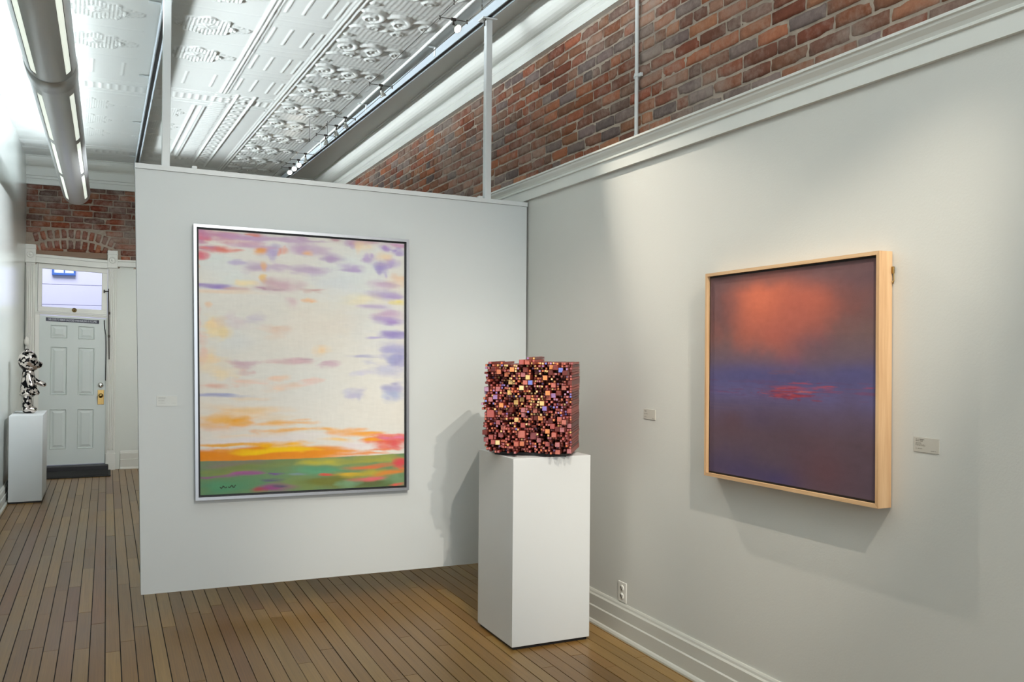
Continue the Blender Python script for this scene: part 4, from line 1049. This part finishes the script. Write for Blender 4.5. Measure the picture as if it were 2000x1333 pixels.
# --- big sky painting on the partition
YF1 = YP-0.040
SQ = dict(f=on_quad((0.426, 2.189), (1.664, 2.175), (1.679, 0.650), (0.453, 0.665)), size=(1.235, 1.512))
sky = empty('sky_painting', (1.05, YP, 0.65), 'large framed painting of a pale glowing sky over green fields, silver frame, on the partition', 'painting')
mb = MB(); quad_frame(mb, SQ, 0.0, 0.0165, YF1, YP-0.001); mb.obj('frame', M['silver'], sky)
mb = MB(); quad_frame(mb, SQ, 0.0160, 0.0290, YF1+0.026, YP-0.002); f = SQ['f']
mb.hexa([f(u, v, YP-0.010) for u, v in ((.01, .01), (.99, .01), (.99, .99), (.01, .99))]+[f(u, v, YP-0.001) for u, v in ((.01, .01), (.99, .01), (.99, .99), (.01, .99))])
mb.obj('liner', M['black'], sky)
def canvas(name, Q, inset, y, nx, ny, col_fn, mat, parent):
    wd, hg = Q['size']
    u = np.linspace(0, 1, nx); v = np.linspace(0, 1, ny); U, V = np.meshgrid(u, v)
    iu, iv = inset/wd, inset/hg
    P = np.zeros((ny, nx, 3)); f = Q['f']
    c00, c10, c11, c01 = [np.array(f(a, b, y)) for a, b in ((iu, iv), (1-iu, iv), (1-iu, 1-iv), (iu, 1-iv))]
    P = ((1-U)*(1-V))[..., None]*c00+(U*(1-V))[..., None]*c10+(U*V)[..., None]*c11+((1-U)*V)[..., None]*c01
    me = grid_mesh(name, P, mat, col_fn(U, V))
    return put(bpy.data.objects.new(name, me), parent)
def sky_colours(U, V):
    w = lrgb(230, 224, 212); c = lrgb(223, 226, 224); p = lrgb(235, 223, 211)
    t = 0.5+0.5*fbm(U*2.2, V*3.5, 400, 4)
    base = w*(1-t[..., None])+c*t[..., None]
    k = (0.55*sstep(0.45, 0.9, V)*sstep(0.75, 0.2, U))[..., None]
    base = base*(1-k)+p*k
    base = paint(base, SKY, U, V, 500, sub=5)
    hz = 0.872+0.004*np.sin(U*3.0)-0.006*U*U + 0.0012*fbm(U*30, V*2, 77)
    top = hz-0.045+0.012*fbm(U*3.5, V*0+2, 210, 4)+0.030*sstep(0.35, 0.95, U)+0.010*fbm(U*8, V*60, 215, 3)
    m = (sstep(-0.006, 0.010, V-top)*sstep(0.86, 0.55, U))[..., None]*0.95
    base = base*(1-m)+(lrgb(232, 140, 24)*(1-0.5*sstep(0.1, 0.6, U))[..., None]+lrgb(238, 152, 44)*(0.5*sstep(0.1, 0.6, U))[..., None])*m
    base = paint(base, [(0.38, 0.842, 0.20, 0.008, 250, 205, 14, 0.95), (0.28, 0.848, 0.10, 0.005, 250, 205, 14, 0.9)], U, V, 520, amp=0.6)
    fieldc = paint(np.ones_like(base)*lrgb(111, 143, 102), FIELD, U, V, 700, ax=4.0, ay=30.0, sub=4)
    m = sstep(-0.002, 0.002, V-hz)[..., None]
    out = base*(1-m)+fieldc*m
    # broken bristle texture
    br = 1+0.035*fbm(U*30, V*140, 900, 3)+0.02*fbm(U*110, V*25, 910, 2)
    out = out*br[..., None]
    # scribbled signature, lower left
    for k in range(46):
        s = k/45.0; su = 0.090+0.068*s; sv = 0.974+0.0035*math.sin(s*23)-0.002*s
        if 0.42 < s < 0.55: continue
        out = np.where(((np.abs(U-su) < 0.0022) & (np.abs(V-sv) < 0.0018))[..., None], lrgb(60, 74, 60), out)
    return np.clip(out*0.93, 0, 0.95)
canvas('canvas', SQ, 0.027, YP-0.026, 420, 520, sky_colours, M['canvas'], sky)

# --- dusk painting on the right wall (the map takes the depth as x)
XD = XR-0.066
def on_wall(ya, yb, zt0, zt1, zb0, zb1):
    def f(u, v, x):
        y = ya+(yb-ya)*u
        zt = zt0+(zt1-zt0)*u; zb = zb0+(zb1-zb0)*u
        return (x, y, zt+(zb-zt)*v)
    return f
DQ = dict(f=on_wall(3.197, 2.2245, 1.858, 1.868, 0.960, 0.975), size=(0.972, 0.897))
dusk = empty('dusk_painting', (XR, 2.7, 0.96), 'orange and violet dusk seascape painting in a deep natural wood frame on the right wall', 'painting')
f = DQ['f']
def bar(u0, v0, u1, v1, name, mat, a=0.012):
    pass
wd, hg = DQ['size']; a = 0.0135
def framebar(c, mat):
    mb = MB(); mb.hexa([f(u, v, XD) for u, v in c]+[f(u, v, XR-0.004) for u, v in c]); mb.obj('frame_bar', mat, dusk)
au, av = a/wd, a/hg
framebar([(0, 0), (1, 0), (1-au, av), (au, av)], M['maple_h'])
framebar([(au, 1-av), (1-au, 1-av), (1, 1), (0, 1)], M['maple_h'])
framebar([(0, 0), (au, av), (au, 1-av), (0, 1)], M['maple_v'])
framebar([(1-au, av), (1, 0), (1, 1), (1-au, 1-av)], M['maple_v'])
mb = MB(); quad_frame(mb, DQ, a-0.0005, a+0.009, XD+0.016, XR-0.006)
c = [(.005, .005), (.995, .005), (.995, .995), (.005, .995)]
mb.hexa([f(u, v, XR-0.014) for u, v in c]+[f(u, v, XR-0.005) for u, v in c])
mb.obj('liner', M['black'], dusk)
def dusk_colours(U, V):
    def mixv(stops):
        out = np.zeros(V.shape+(3,)); 
        for k in range(3):
            out[..., k] = np.interp(V+0.02*fbm(U*3, V*3, 61), [s[0] for s in stops], [lrgb(*s[1])[k] for s in stops])
        return out
    base = mixv([(0, (108, 84, 90)), (0.3, (116, 92, 92)), (0.44, (108, 92, 108)), (0.53, (99, 95, 138)), (0.60, (102, 94, 136)), (0.66, (102, 88, 116)), (0.78, (101, 80, 92)), (1.0, (94, 78, 92))])
    soft = [s for s in DUSK if s[3] > 0.03]; sharp = [s for s in DUSK if s[3] <= 0.03]
    n1 = fbm(U*7, V*7, 300, 5)
    for u, v, ru, rv, cr, cg, cb, al in soft:
        d = ((U-u)/ru)**2+((V-v)/rv)**2
        m = (al*np.exp(-1.1*d*(1+0.85*n1)))[..., None]
        base = base*(1-m)+lrgb(cr, cg, cb)*m
    m = (0.75*sstep(0.10, 0.0, V+0.05*n1))[..., None]
    base = base*(1-m)+lrgb(112, 84, 84)*m
    rs = random.Random(9); sharp = [s[:7]+(s[7]*0.45,) for s in sharp]
    for k in range(75):
        g = rs.gauss(0, 1)
        c_ = rs.choice([(150, 52, 66), (184, 64, 70), (122, 54, 82), (202, 84, 76), (136, 58, 86)])
        sharp.append((0.545+0.085*g, 0.577+0.016*rs.gauss(0, 1), 0.010+0.030*rs.random(), 0.0012+0.0028*rs.random())+c_+(0.35+0.45*rs.random(),))
    for k in range(40):
        sharp.append((rs.random(), 0.575+0.022*rs.gauss(0, 1), 0.03+0.06*rs.random(), 0.001+0.002*rs.random())+rs.choice([(118, 60, 90), (92, 70, 112), (84, 76, 124), (130, 62, 84)])+(0.3*rs.random()+0.1,))
    base = paint(base, sharp, U, V, 800, ax=9, ay=110, amp=1.3, s0=1.25, s1=0.4)
    br = 1+0.05*fbm(U*22, V*60, 950, 3)+0.05*fbm((U+V)*30, (U-V)*30, 960, 3)
    return np.clip(base*0.86*br[..., None], 0.002, 0.9)
def canvas2():
    nx, ny = 330, 320
    u = np.linspace(0, 1, nx); v = np.linspace(0, 1, ny); U, V = np.meshgrid(u, v)
    iu, iv = (a+0.0085)/wd, (a+0.0085)/hg
    Uu = iu+(1-2*iu)*U; Vv = iv+(1-2*iv)*V
    y = 3.197+(2.2245-3.197)*Uu; zt = 1.858+0.010*Uu; zb = 0.960+0.015*Uu
    P = np.stack([np.full_like(y, XD+0.012), y, zt+(zb-zt)*Vv], -1)
    put(bpy.data.objects.new('canvas', grid_mesh('canvas', P, M['canvas'], dusk_colours(U, V))), dusk)
canvas2()
mb = MB(); mb.bbox((XR-0.010, 2.214, 1.790), (XR-0.003, 2.2245, 1.815), 0.002); mb.tube([(XR-0.007, 2.216, 1.795), (XR-0.007, 2.2145, 1.765), (XR-0.007, 2.218, 1.755), (XR-0.006, 2.222, 1.765)], 0.0018, 8)
mb.obj('hanging_hook', M['brass'], dusk)

# ================================================================== plinths and sculptures
def plinth(x0, x1, y0, y1, z1, label):
    r = empty('display_plinth', ((x0+x1)/2, (y0+y1)/2, 0), label, 'plinth')
    MB().bbox((x0, y0, 0.016), (x1, y1, z1), 0.002).obj('body', M['plinth'], r)
    MB().box((x0+0.012, y0+0.012, 0.0005), (x1-0.012, y1-0.012, 0.017)).obj('base', M['black'], r)
plinth(1.860, 2.305, 4.000, 4.447, 0.963, 'tall square white plinth under the block of red wooden rods')
plinth(-0.832, -0.548, 9.545, 10.24, 0.835, 'narrow white plinth at the left wall under the spotted chrome figure')

def rods_sculpture():
    th = math.radians(36.0)
    fw = Vector((math.sin(th), math.cos(th), 0)); rt = Vector((math.cos(th), -math.sin(th), 0)); up = Vector((0, 0, 1))
    zb = 0.980; unit = 0.0130; NX, NZ = 35, 37; Lb = 0.30
    org = Vector((2.075, 4.215, zb))-rt*(NX*unit/2)-fw*(Lb/2)
    sc = empty('rod_sculpture', (2.075, 4.215, 0.9635), 'cube sculpture of many dark red wooden rods with bright ends, on the tall plinth', 'sculpture')
    rnd = random.Random(42)
    top = []; h = 0
    for i in range(NX):
        if i == 0 or rnd.random() < 0.16: h = rnd.choice([0, 0, 1, 1, 2])
        top.append(NZ-2+h + (2 if 15 <= i <= 19 else 0))
    cells = {(i, j) for i in range(NX) for j in range(top[i])}
    free = set(cells); rods = []
    for size, cnt in ((3, 3), (2, 72)):
        tries = 0; got = 0
        while got < cnt and tries < 8000:
            tries += 1
            i, j = rnd.randrange(NX-size+1), rnd.randrange(NZ-size+1)
            need = [(i+a, j+b) for a in range(size) for b in range(size)]
            if all(q in free for q in need):
                for q in need: free.discard(q)
                rods.append((i, j, size)); got += 1
    rods += [(i, j, 1) for (i, j) in free]
    pn = fbm(np.array([r[0]*0.16 for r in rods]), np.array([r[1]*0.16 for r in rods]), 33, 3)
    def end_colour(u, v):
        wt = 0.9*math.exp(-((u-0.50)/0.22)**2-((v-0.36)/0.30)**2)+0.75*math.exp(-((v-0.07)/0.06)**2)*(0.2 < u+0.1 < 1.0)+0.12
        vio = 0.55*math.exp(-((u-0.13)/0.10)**2-((v-0.40)/0.14)**2)+0.6*math.exp(-((u-0.84)/0.12)**2-((v-0.45)/0.14)**2)+0.16
        q = rnd.random()
        if q < wt*0.62: c = rnd.choice([(236,204,138), (230,190,120), (226,150,96), (240,216,160), (214,120,80)])
        elif q < wt*0.62+vio*0.5: c = rnd.choice([(160,128,178), (142,126,196), (176,140,170), (124,140,220), (186,150,190)])
        elif q < 0.86: c = rnd.choice([(190,108,94), (198,118,106), (176,94,90), (204,124,92), (170,100,104), (186,120,124)])
        else: c = rnd.choice([(110,52,48), (96,44,44), (128,64,60)])
        return tuple(lin(t) for t in c)
    items = []
    for k, (i, j, s) in enumerate(rods):
        u = (i+s/2)/NX; v = 1-(j+s/2)/NZ
        pr = 0.024+0.085*pn[k]+0.045*rnd.random()
        if s == 1 and rnd.random() < 0.40: pr -= 0.050+0.04*rnd.random()
        if s > 1: pr += 0.012
        if i+s >= NX: pr = min(pr, 0.012)
        ec = end_colour(u, v); kk = 0.8+0.4*rnd.random()
        sd = tuple(lin(t*kk) for t in rnd.choice([(126,50,42), (108,42,36), (138,58,48), (146,62,50)]))
        items.append((i, j, s, pr, ec, sd))
    items.sort(key=lambda r: -(r[2]*10+r[3]))
    def rod_geo(items):
        V = []; F = []; C = []
        for i, j, s, pr, ec, sd in items:
            g = 0.0009
            jx = (rnd.random()-0.5)*0.0014; jz = (rnd.random()-0.5)*0.0014
            x0, x1 = i*unit+g+jx, (i+s)*unit-g+jx; z0, z1 = j*unit+g+jz, (j+s)*unit-g+jz
            bk = Lb+0.02*rnd.random()
            def pt(x, d, z): return tuple(org+rt*x+fw*d+up*z)
            fr = [(x0, z0), (x1, z0), (x1, z1), (x0, z1)]
            e = 0.0011
            n = len(V)
            # end grain: thin dark rim, bright face, warmer at centre and top, more violet at the sides
            inn = [(x0+e, z0+e), (x1-e, z0+e), (x1-e, z1-e), (x0+e, z1-e)]
            V += [pt(x, -pr-0.0008, z) for x, z in inn]; C += [ec]*4; F.append((n, n+1, n+2, n+3))
            V += [pt(x, -pr-0.0008, z) for x, z in inn]+[pt(x, -pr, z) for x, z in fr]+[pt(x, bk, z) for x, z in fr]; C += [sd]*12
            m = n+4
            for r_ in range(2):
                for k in range(4): F.append((m+r_*4+k, m+r_*4+(k+1)%4, m+r_*4+4+(k+1)%4, m+r_*4+4+k))
            F.append((m+8, m+9, m+10, m+11)[::-1])
        return V, F, C
    def add(name, items, kind=None):
        V, F, C = rod_geo(items)
        me = bpy.data.meshes.new(name); me.from_pydata(V, [], F); me.materials.append(M['rod'])
        at = me.color_attributes.new('Col', 'FLOAT_COLOR', 'POINT')
        at.data.foreach_set('color', np.concatenate([np.array(C, np.float32), np.ones((len(C), 1), np.float32)], 1).reshape(-1))
        o = put(bpy.data.objects.new(name, me), sc)
        if kind: o['kind'] = kind
    for it in items[:100]: add('rod', [it])
    add('small_rods', items[100:], 'stuff')
    # dark base board
    mb = MB(); b0 = org+up*(-0.001)
    ring = [b0+rt*x+fw*y for x, y in ((0.05, 0.0), (NX*unit-0.03, 0.0), (NX*unit-0.02, Lb-0.02), (0.04, Lb-0.02))]
    mb.extrude([r-b0 for r in ring], b0-up*0.0155, b0-up*0.0005)
    mb.obj('base_board', M['black'], sc)
rods_sculpture()

def bear():
    X0, Y0, Z0 = -0.700, 9.90, 0.8352
    bm = bmesh.new()
    def ball(c, r, rot=None):
        m = Matrix.Translation(Vector(c)) @ (rot or Matrix.Identity(4)) @ Matrix.Diagonal((r[0], r[1], r[2], 1))
        bmesh.ops.create_uvsphere(bm, u_segments=28, v_segments=18, radius=1.0, matrix=m)
    def limb(p, q, r0, r1, n=7):
        p = Vector(p); q = Vector(q)
        for k in range(n):
            t = k/(n-1); r = r0+(r1-r0)*t
            ball(p.lerp(q, t), (r, r, r))
    z = lambda h: Z0+h
    ball((X0-0.006, Y0, z(0.520)), (0.088, 0.102, 0.104))           # head
    ball((X0+0.030, Y0, z(0.485)), (0.070, 0.085, 0.070))           # cheeks
    ball((X0+0.088, Y0, z(0.478)), (0.034, 0.040, 0.034)); ball((X0+0.112, Y0, z(0.490)), (0.014, 0.018, 0.013))   # muzzle and nose
    for s in (-1, 1):
        ball((X0-0.015, Y0+s*0.070, z(0.610)), (0.016, 0.030, 0.030))   # ears
        ball((X0-0.004, Y0+s*0.050, z(0.095)), (0.044, 0.046, 0.095))   # legs
        limb((X0-0.006, Y0+s*0.050, z(0.045)), (X0+0.046, Y0+s*0.052, z(0.032)), 0.044, 0.031)
    limb((X0, Y0, z(0.395)), (X0+0.005, Y0, z(0.225)), 0.055, 0.076, 9)  # torso
    ball((X0-0.002, Y0, z(0.195)), (0.078, 0.088, 0.035))
    limb((X0, Y0-0.062, z(0.375)), (X0+0.028, Y0-0.092, z(0.280)), 0.030, 0.027)
    limb((X0+0.028, Y0-0.092, z(0.280)), (X0+0.072, Y0-0.085, z(0.222)), 0.027, 0.026)
    ball((X0+0.082, Y0-0.084, z(0.205)), (0.026, 0.024, 0.024))
    limb((X0, Y0+0.062, z(0.375)), (X0+0.060, Y0+0.085, z(0.310)), 0.030, 0.027)
    limb((X0+0.060, Y0+0.085, z(0.310)), (X0+0.118, Y0+0.075, z(0.285)), 0.027, 0.026)
    ball((X0+0.130, Y0+0.072, z(0.280)), (0.028, 0.024, 0.024))
    me = bpy.data.meshes.new('bear_raw'); bm.to_mesh(me); bm.free()
    o = bpy.data.objects.new('bear_raw', me); COL.objects.link(o)
    r = o.modifiers.new('r', 'REMESH'); r.mode = 'VOXEL'; r.voxel_size = 0.0055
    s = o.modifiers.new('s', 'SMOOTH'); s.iterations = 4; s.factor = 0.5
    bpy.context.view_layer.update()
    out = bpy.data.meshes.new_from_object(o.evaluated_get(bpy.context.evaluated_depsgraph_get()))
    bpy.data.objects.remove(o)
    zmin = min(v.co.z for v in out.vertices)
    for v in out.vertices: v.co.z += Z0-zmin-0.0003
    out.materials.clear(); out.materials.append(M['spotted'])
    for p in out.polygons: p.use_smooth = True
    fig = put(bpy.data.objects.new('toy_bear_figure', out))
    tag(fig, 'chrome toy bear figure with black spots holding out its arms, on the narrow plinth', 'sculpture')
bear()

# ================================================================== wall labels, outlet
def wall_label(place, wd, hg, lines, label, mat, ink, corner=None):
    """place(a,b,d): a metres right, b metres down from the top left corner, d metres off the wall"""
    r = empty('wall_label', place(wd/2, hg/2, 0), label, 'label')
    mb = MB(); mb.hexa([place(x, y, 0.003) for x, y in ((0, 0), (wd, 0), (wd, hg), (0, hg))]+[place(x, y, 0.0002) for x, y in ((0, 0), (wd, 0), (wd, hg), (0, hg))])
    mb.obj('card', mat, r)
    rnd = random.Random(len(lines)); mb = MB()
    for x0, x1, y, h in lines:
        x = x0
        while x < x1:
            w = min(0.0012+0.0014*rnd.random(), x1-x); hh = h*(0.6+0.4*rnd.random())
            mb.add([place(x, y+h-hh, 0.0034), place(x+w, y+h-hh, 0.0034), place(x+w, y+h, 0.0034), place(x, y+h, 0.0034)], [(0, 1, 2, 3)])
            x += w+0.0006+(0.002 if rnd.random() < 0.15 else 0)
    mb.obj('printed_text', ink, r)
pr = lambda y0, z0: (lambda a, b, d: (XR-d, y0-a, z0-b))
wall_label(pr(2.132, 1.231), 0.099, 0.049, [(.008, .042, .0050, .0034), (.008, .036, .0105, .0030), (.008, .030, .0180, .0020), (.008, .041, .0220, .0020), (.008, .047, .0260, .0020), (.008, .036, .0365, .0022), (.068, .088, .0410, .0022)],
           'small printed card right of the dusk painting', M['card'], M['ink'])
wall_label(pr(3.780, 1.216), 0.103, 0.050, [(.008, .026, .0055, .0034), (.008, .024, .0110, .0030), (.008, .040, .0220, .0030), (.008, .026, .0385, .0025), (.078, .098, .0430, .0025)],
           'small printed card between the plinth and the dusk painting', M['card'], M['ink'])
wall_label(lambda a, b, d: (0.250+a, YP-d, 1.242-b), 0.105, 0.056, [(.010, .046, .0080, .0030), (.010, .044, .0130, .0028), (.010, .040, .0220, .0022), (.010, .042, .0265, .0022), (.010, .046, .0380, .0022), (.076, .098, .0385, .0022)],
           'small printed card left of the large sky painting', M['card_light'], M['ink_light'])

ot = empty('wall_outlet', (XR, 3.968, 0.235), 'white double electrical outlet above the right baseboard', 'outlet')
MB().bbox((XR-0.006, 3.930, 0.183), (XR-0.0002, 4.008, 0.289), 0.003).obj('cover_plate', M['white_plastic'], ot)
for z in (0.214, 0.258):
    mb = MB(); mb.lathe((XR-0.006, 3.969, z), (-1, 0, 0), [(0, 0.0165), (0.0025, 0.0160), (0.003, 0.0)], 20)
    rc = mb.obj('receptacle', M['white_plastic'], ot)
    mb = MB()
    for dy in (-0.006, 0.006): mb.box((XR-0.0102, 3.969+dy-0.0018, z-0.003), (XR-0.0088, 3.969+dy+0.0018, z+0.009))
    mb.lathe((XR-0.0088, 3.969, z-0.008), (-1, 0, 0), [(0, 0.0028), (0.0009, 0.0028), (0.0009, 0)], 10)
    mb.obj('slots', M['dark_metal'], rc)
L_WINDOW = 128; L_UP = 20; L_UPR = 40; L_UPL = 45; L_CEIL_FILL = 60; L_SPOT_A = 270; L_SPOT_B = 200; L_SPOT_C = 230; L_SPOT_C2 = 150; L_SPOT_D = 190; L_DOOR_FILL = 520; L_AISLE_FILL = 750; L_OUT = 340; L_WORLD = 0.32; EXPO = 0.22
# ================================================================== camera
def camera():
    f, yaw, pitch, roll, h = 1715.0, 0.4325, 0.0079, 0.0084, 1.52
    cy, sy = math.cos(yaw), math.sin(yaw)
    fw = Vector((sy*math.cos(pitch), cy*math.cos(pitch), math.sin(pitch)))
    rt = Vector((cy, -sy, 0)); up = rt.cross(fw)
    c, s = math.cos(roll), math.sin(roll)
    r2 = c*rt+s*up; u2 = -s*rt+c*up
    cam = bpy.data.cameras.new('camera'); cam.sensor_width = 36.0; cam.sensor_fit = 'HORIZONTAL'
    cam.lens = f/2000*36.0; cam.clip_start = 0.05; cam.clip_end = 100
    o = bpy.data.objects.new('camera', cam); COL.objects.link(o)
    m = Matrix((r2, u2, -fw)).transposed().to_4x4(); m.translation = (0, 0, h)
    o.matrix_world = m
    scene.camera = o
camera()

# ================================================================== light
def area(name, loc, target, sx, sy_, power, col, spread=180):
    l = bpy.data.lights.new(name, 'AREA'); l.shape = 'RECTANGLE'; l.size = sx; l.size_y = sy_; l.energy = power; l.color = col; l.spread = math.radians(spread)
    o = bpy.data.objects.new(name, l); COL.objects.link(o); o.location = loc
    o.rotation_euler = (Vector(target)-Vector(loc)).to_track_quat('-Z', 'Y').to_euler()
    return o
def spotlamp(name, loc, target, power, angle, blend, col, r=0.02):
    l = bpy.data.lights.new(name, 'SPOT'); l.energy = power; l.spot_size = math.radians(angle); l.spot_blend = blend; l.color = col; l.shadow_soft_size = r
    o = bpy.data.objects.new(name, l); COL.objects.link(o); o.location = loc
    o.rotation_euler = (Vector(target)-Vector(loc)).to_track_quat('-Z', 'Y').to_euler()
    return o
WARM = (1.0, 0.90, 0.77)
# daylight from the shop window behind the camera
area('shop_window', (0.8, YF+0.1, 1.9), (0.8, 5, 1.7), 3.2, 3.0, L_WINDOW, (0.90, 0.96, 1.0))
# lamps inside the tubular fixture, shining up at the tin
u = area('uplight', (-0.30, 7.05, 3.225), (-0.30, 7.05, 5), 0.10, 7.2, L_UP, (0.88, 0.97, 1.0))
u.rotation_euler = (PI, 0, 0)
u = area('uplight_side', (-0.265, 7.05, 3.262), (-0.30, 7.05, 5), 0.10, 7.2, L_UPR, (0.88, 0.96, 1.0), 44)
u.rotation_euler = (PI, math.radians(74), 0)
u = area('uplight_wall', (-0.33, 7.05, 3.245), (-0.30, 7.05, 5), 0.10, 7.2, L_UPL, (0.82, 0.93, 1.0))
u.rotation_euler = (PI, math.radians(-74), 0)
u = area('added_ceiling_fill', (0.9, 1.9, 3.15), (0.9, 1.9, 5), 0.2, 3.6, L_CEIL_FILL, (0.92, 0.97, 1.0))  # added overhead fill for the ceiling, outside the tube and without a fixture
u.rotation_euler = (PI, 0, 0)
# spots
spotlamp('spot_dusk_far', SPOTS[0][0], (2.46, 2.72, 1.22), L_SPOT_B, 40, 1.0, WARM, 0.012)
spotlamp('spot_dusk_near', (1.55, 0.65, 3.45), (2.46, 2.80, 1.18), L_SPOT_A, 30, 1.0, WARM, 0.012)
spotlamp('spot_sculpture_front', (1.50, 0.20, 3.45), (2.00, 4.3, 1.25), L_SPOT_C, 34, 0.9, WARM, 0.014)
spotlamp('spot_sculpture_above', (1.40, 2.10, 3.45), (2.00, 4.3, 1.10), L_SPOT_C2, 42, 0.9, WARM, 0.014)
spotlamp('spot_sky', (1.2, 0.4, 3.45), (0.95, 5.15, 1.30), L_SPOT_D, 44, 1.0, (1.0, 0.92, 0.82), 0.05)
spotlamp('door_fill', (1.80, 6.40, 3.42), (-0.45, 11.5, 1.2), L_DOOR_FILL, 40, 0.9, (1.0, 0.97, 0.93), 0.03)  # added fill brightening the door; the cable head nearby points elsewhere
spotlamp('aisle_fill', (1.75, 8.15, 3.42), (-0.87, 8.9, 2.1), L_AISLE_FILL, 60, 1.0, (0.88, 0.95, 1.0), 0.04)  # added cool fill to lift the left wall and aisle, tied to no fixture
for k in (6, 7, 8):
    p, d = SPOTS[k]
    spotlamp('spot_far', p, p+d, 12, 40, 0.6, WARM)
# daylight outside, on the neighbour's wall
area('outdoor_light', (-1.0, 12.6, 6.0), (-0.5, 14.6, 3.0), 3, 2, L_OUT, (0.93, 0.95, 1.0))
w = bpy.data.worlds.new('world'); scene.world = w; w.use_nodes = True
bg = w.node_tree.nodes['Background']; bg.inputs[0].default_value = (0.80, 0.90, 1.0, 1); bg.inputs[1].default_value = L_WORLD
scene.view_settings.view_transform = 'Standard'
scene.view_settings.look = 'None'
scene.view_settings.exposure = EXPO
scene.cycles.use_denoising = True
scene.cycles.max_bounces = 7
scene.cycles.diffuse_bounces = 4
scene.cycles.sample_clamp_indirect = 6.0
scene.cycles.caustics_reflective = False
scene.cycles.caustics_refractive = False
scene.cycles.use_adaptive_sampling = True
scene.cycles.adaptive_threshold = 0.015
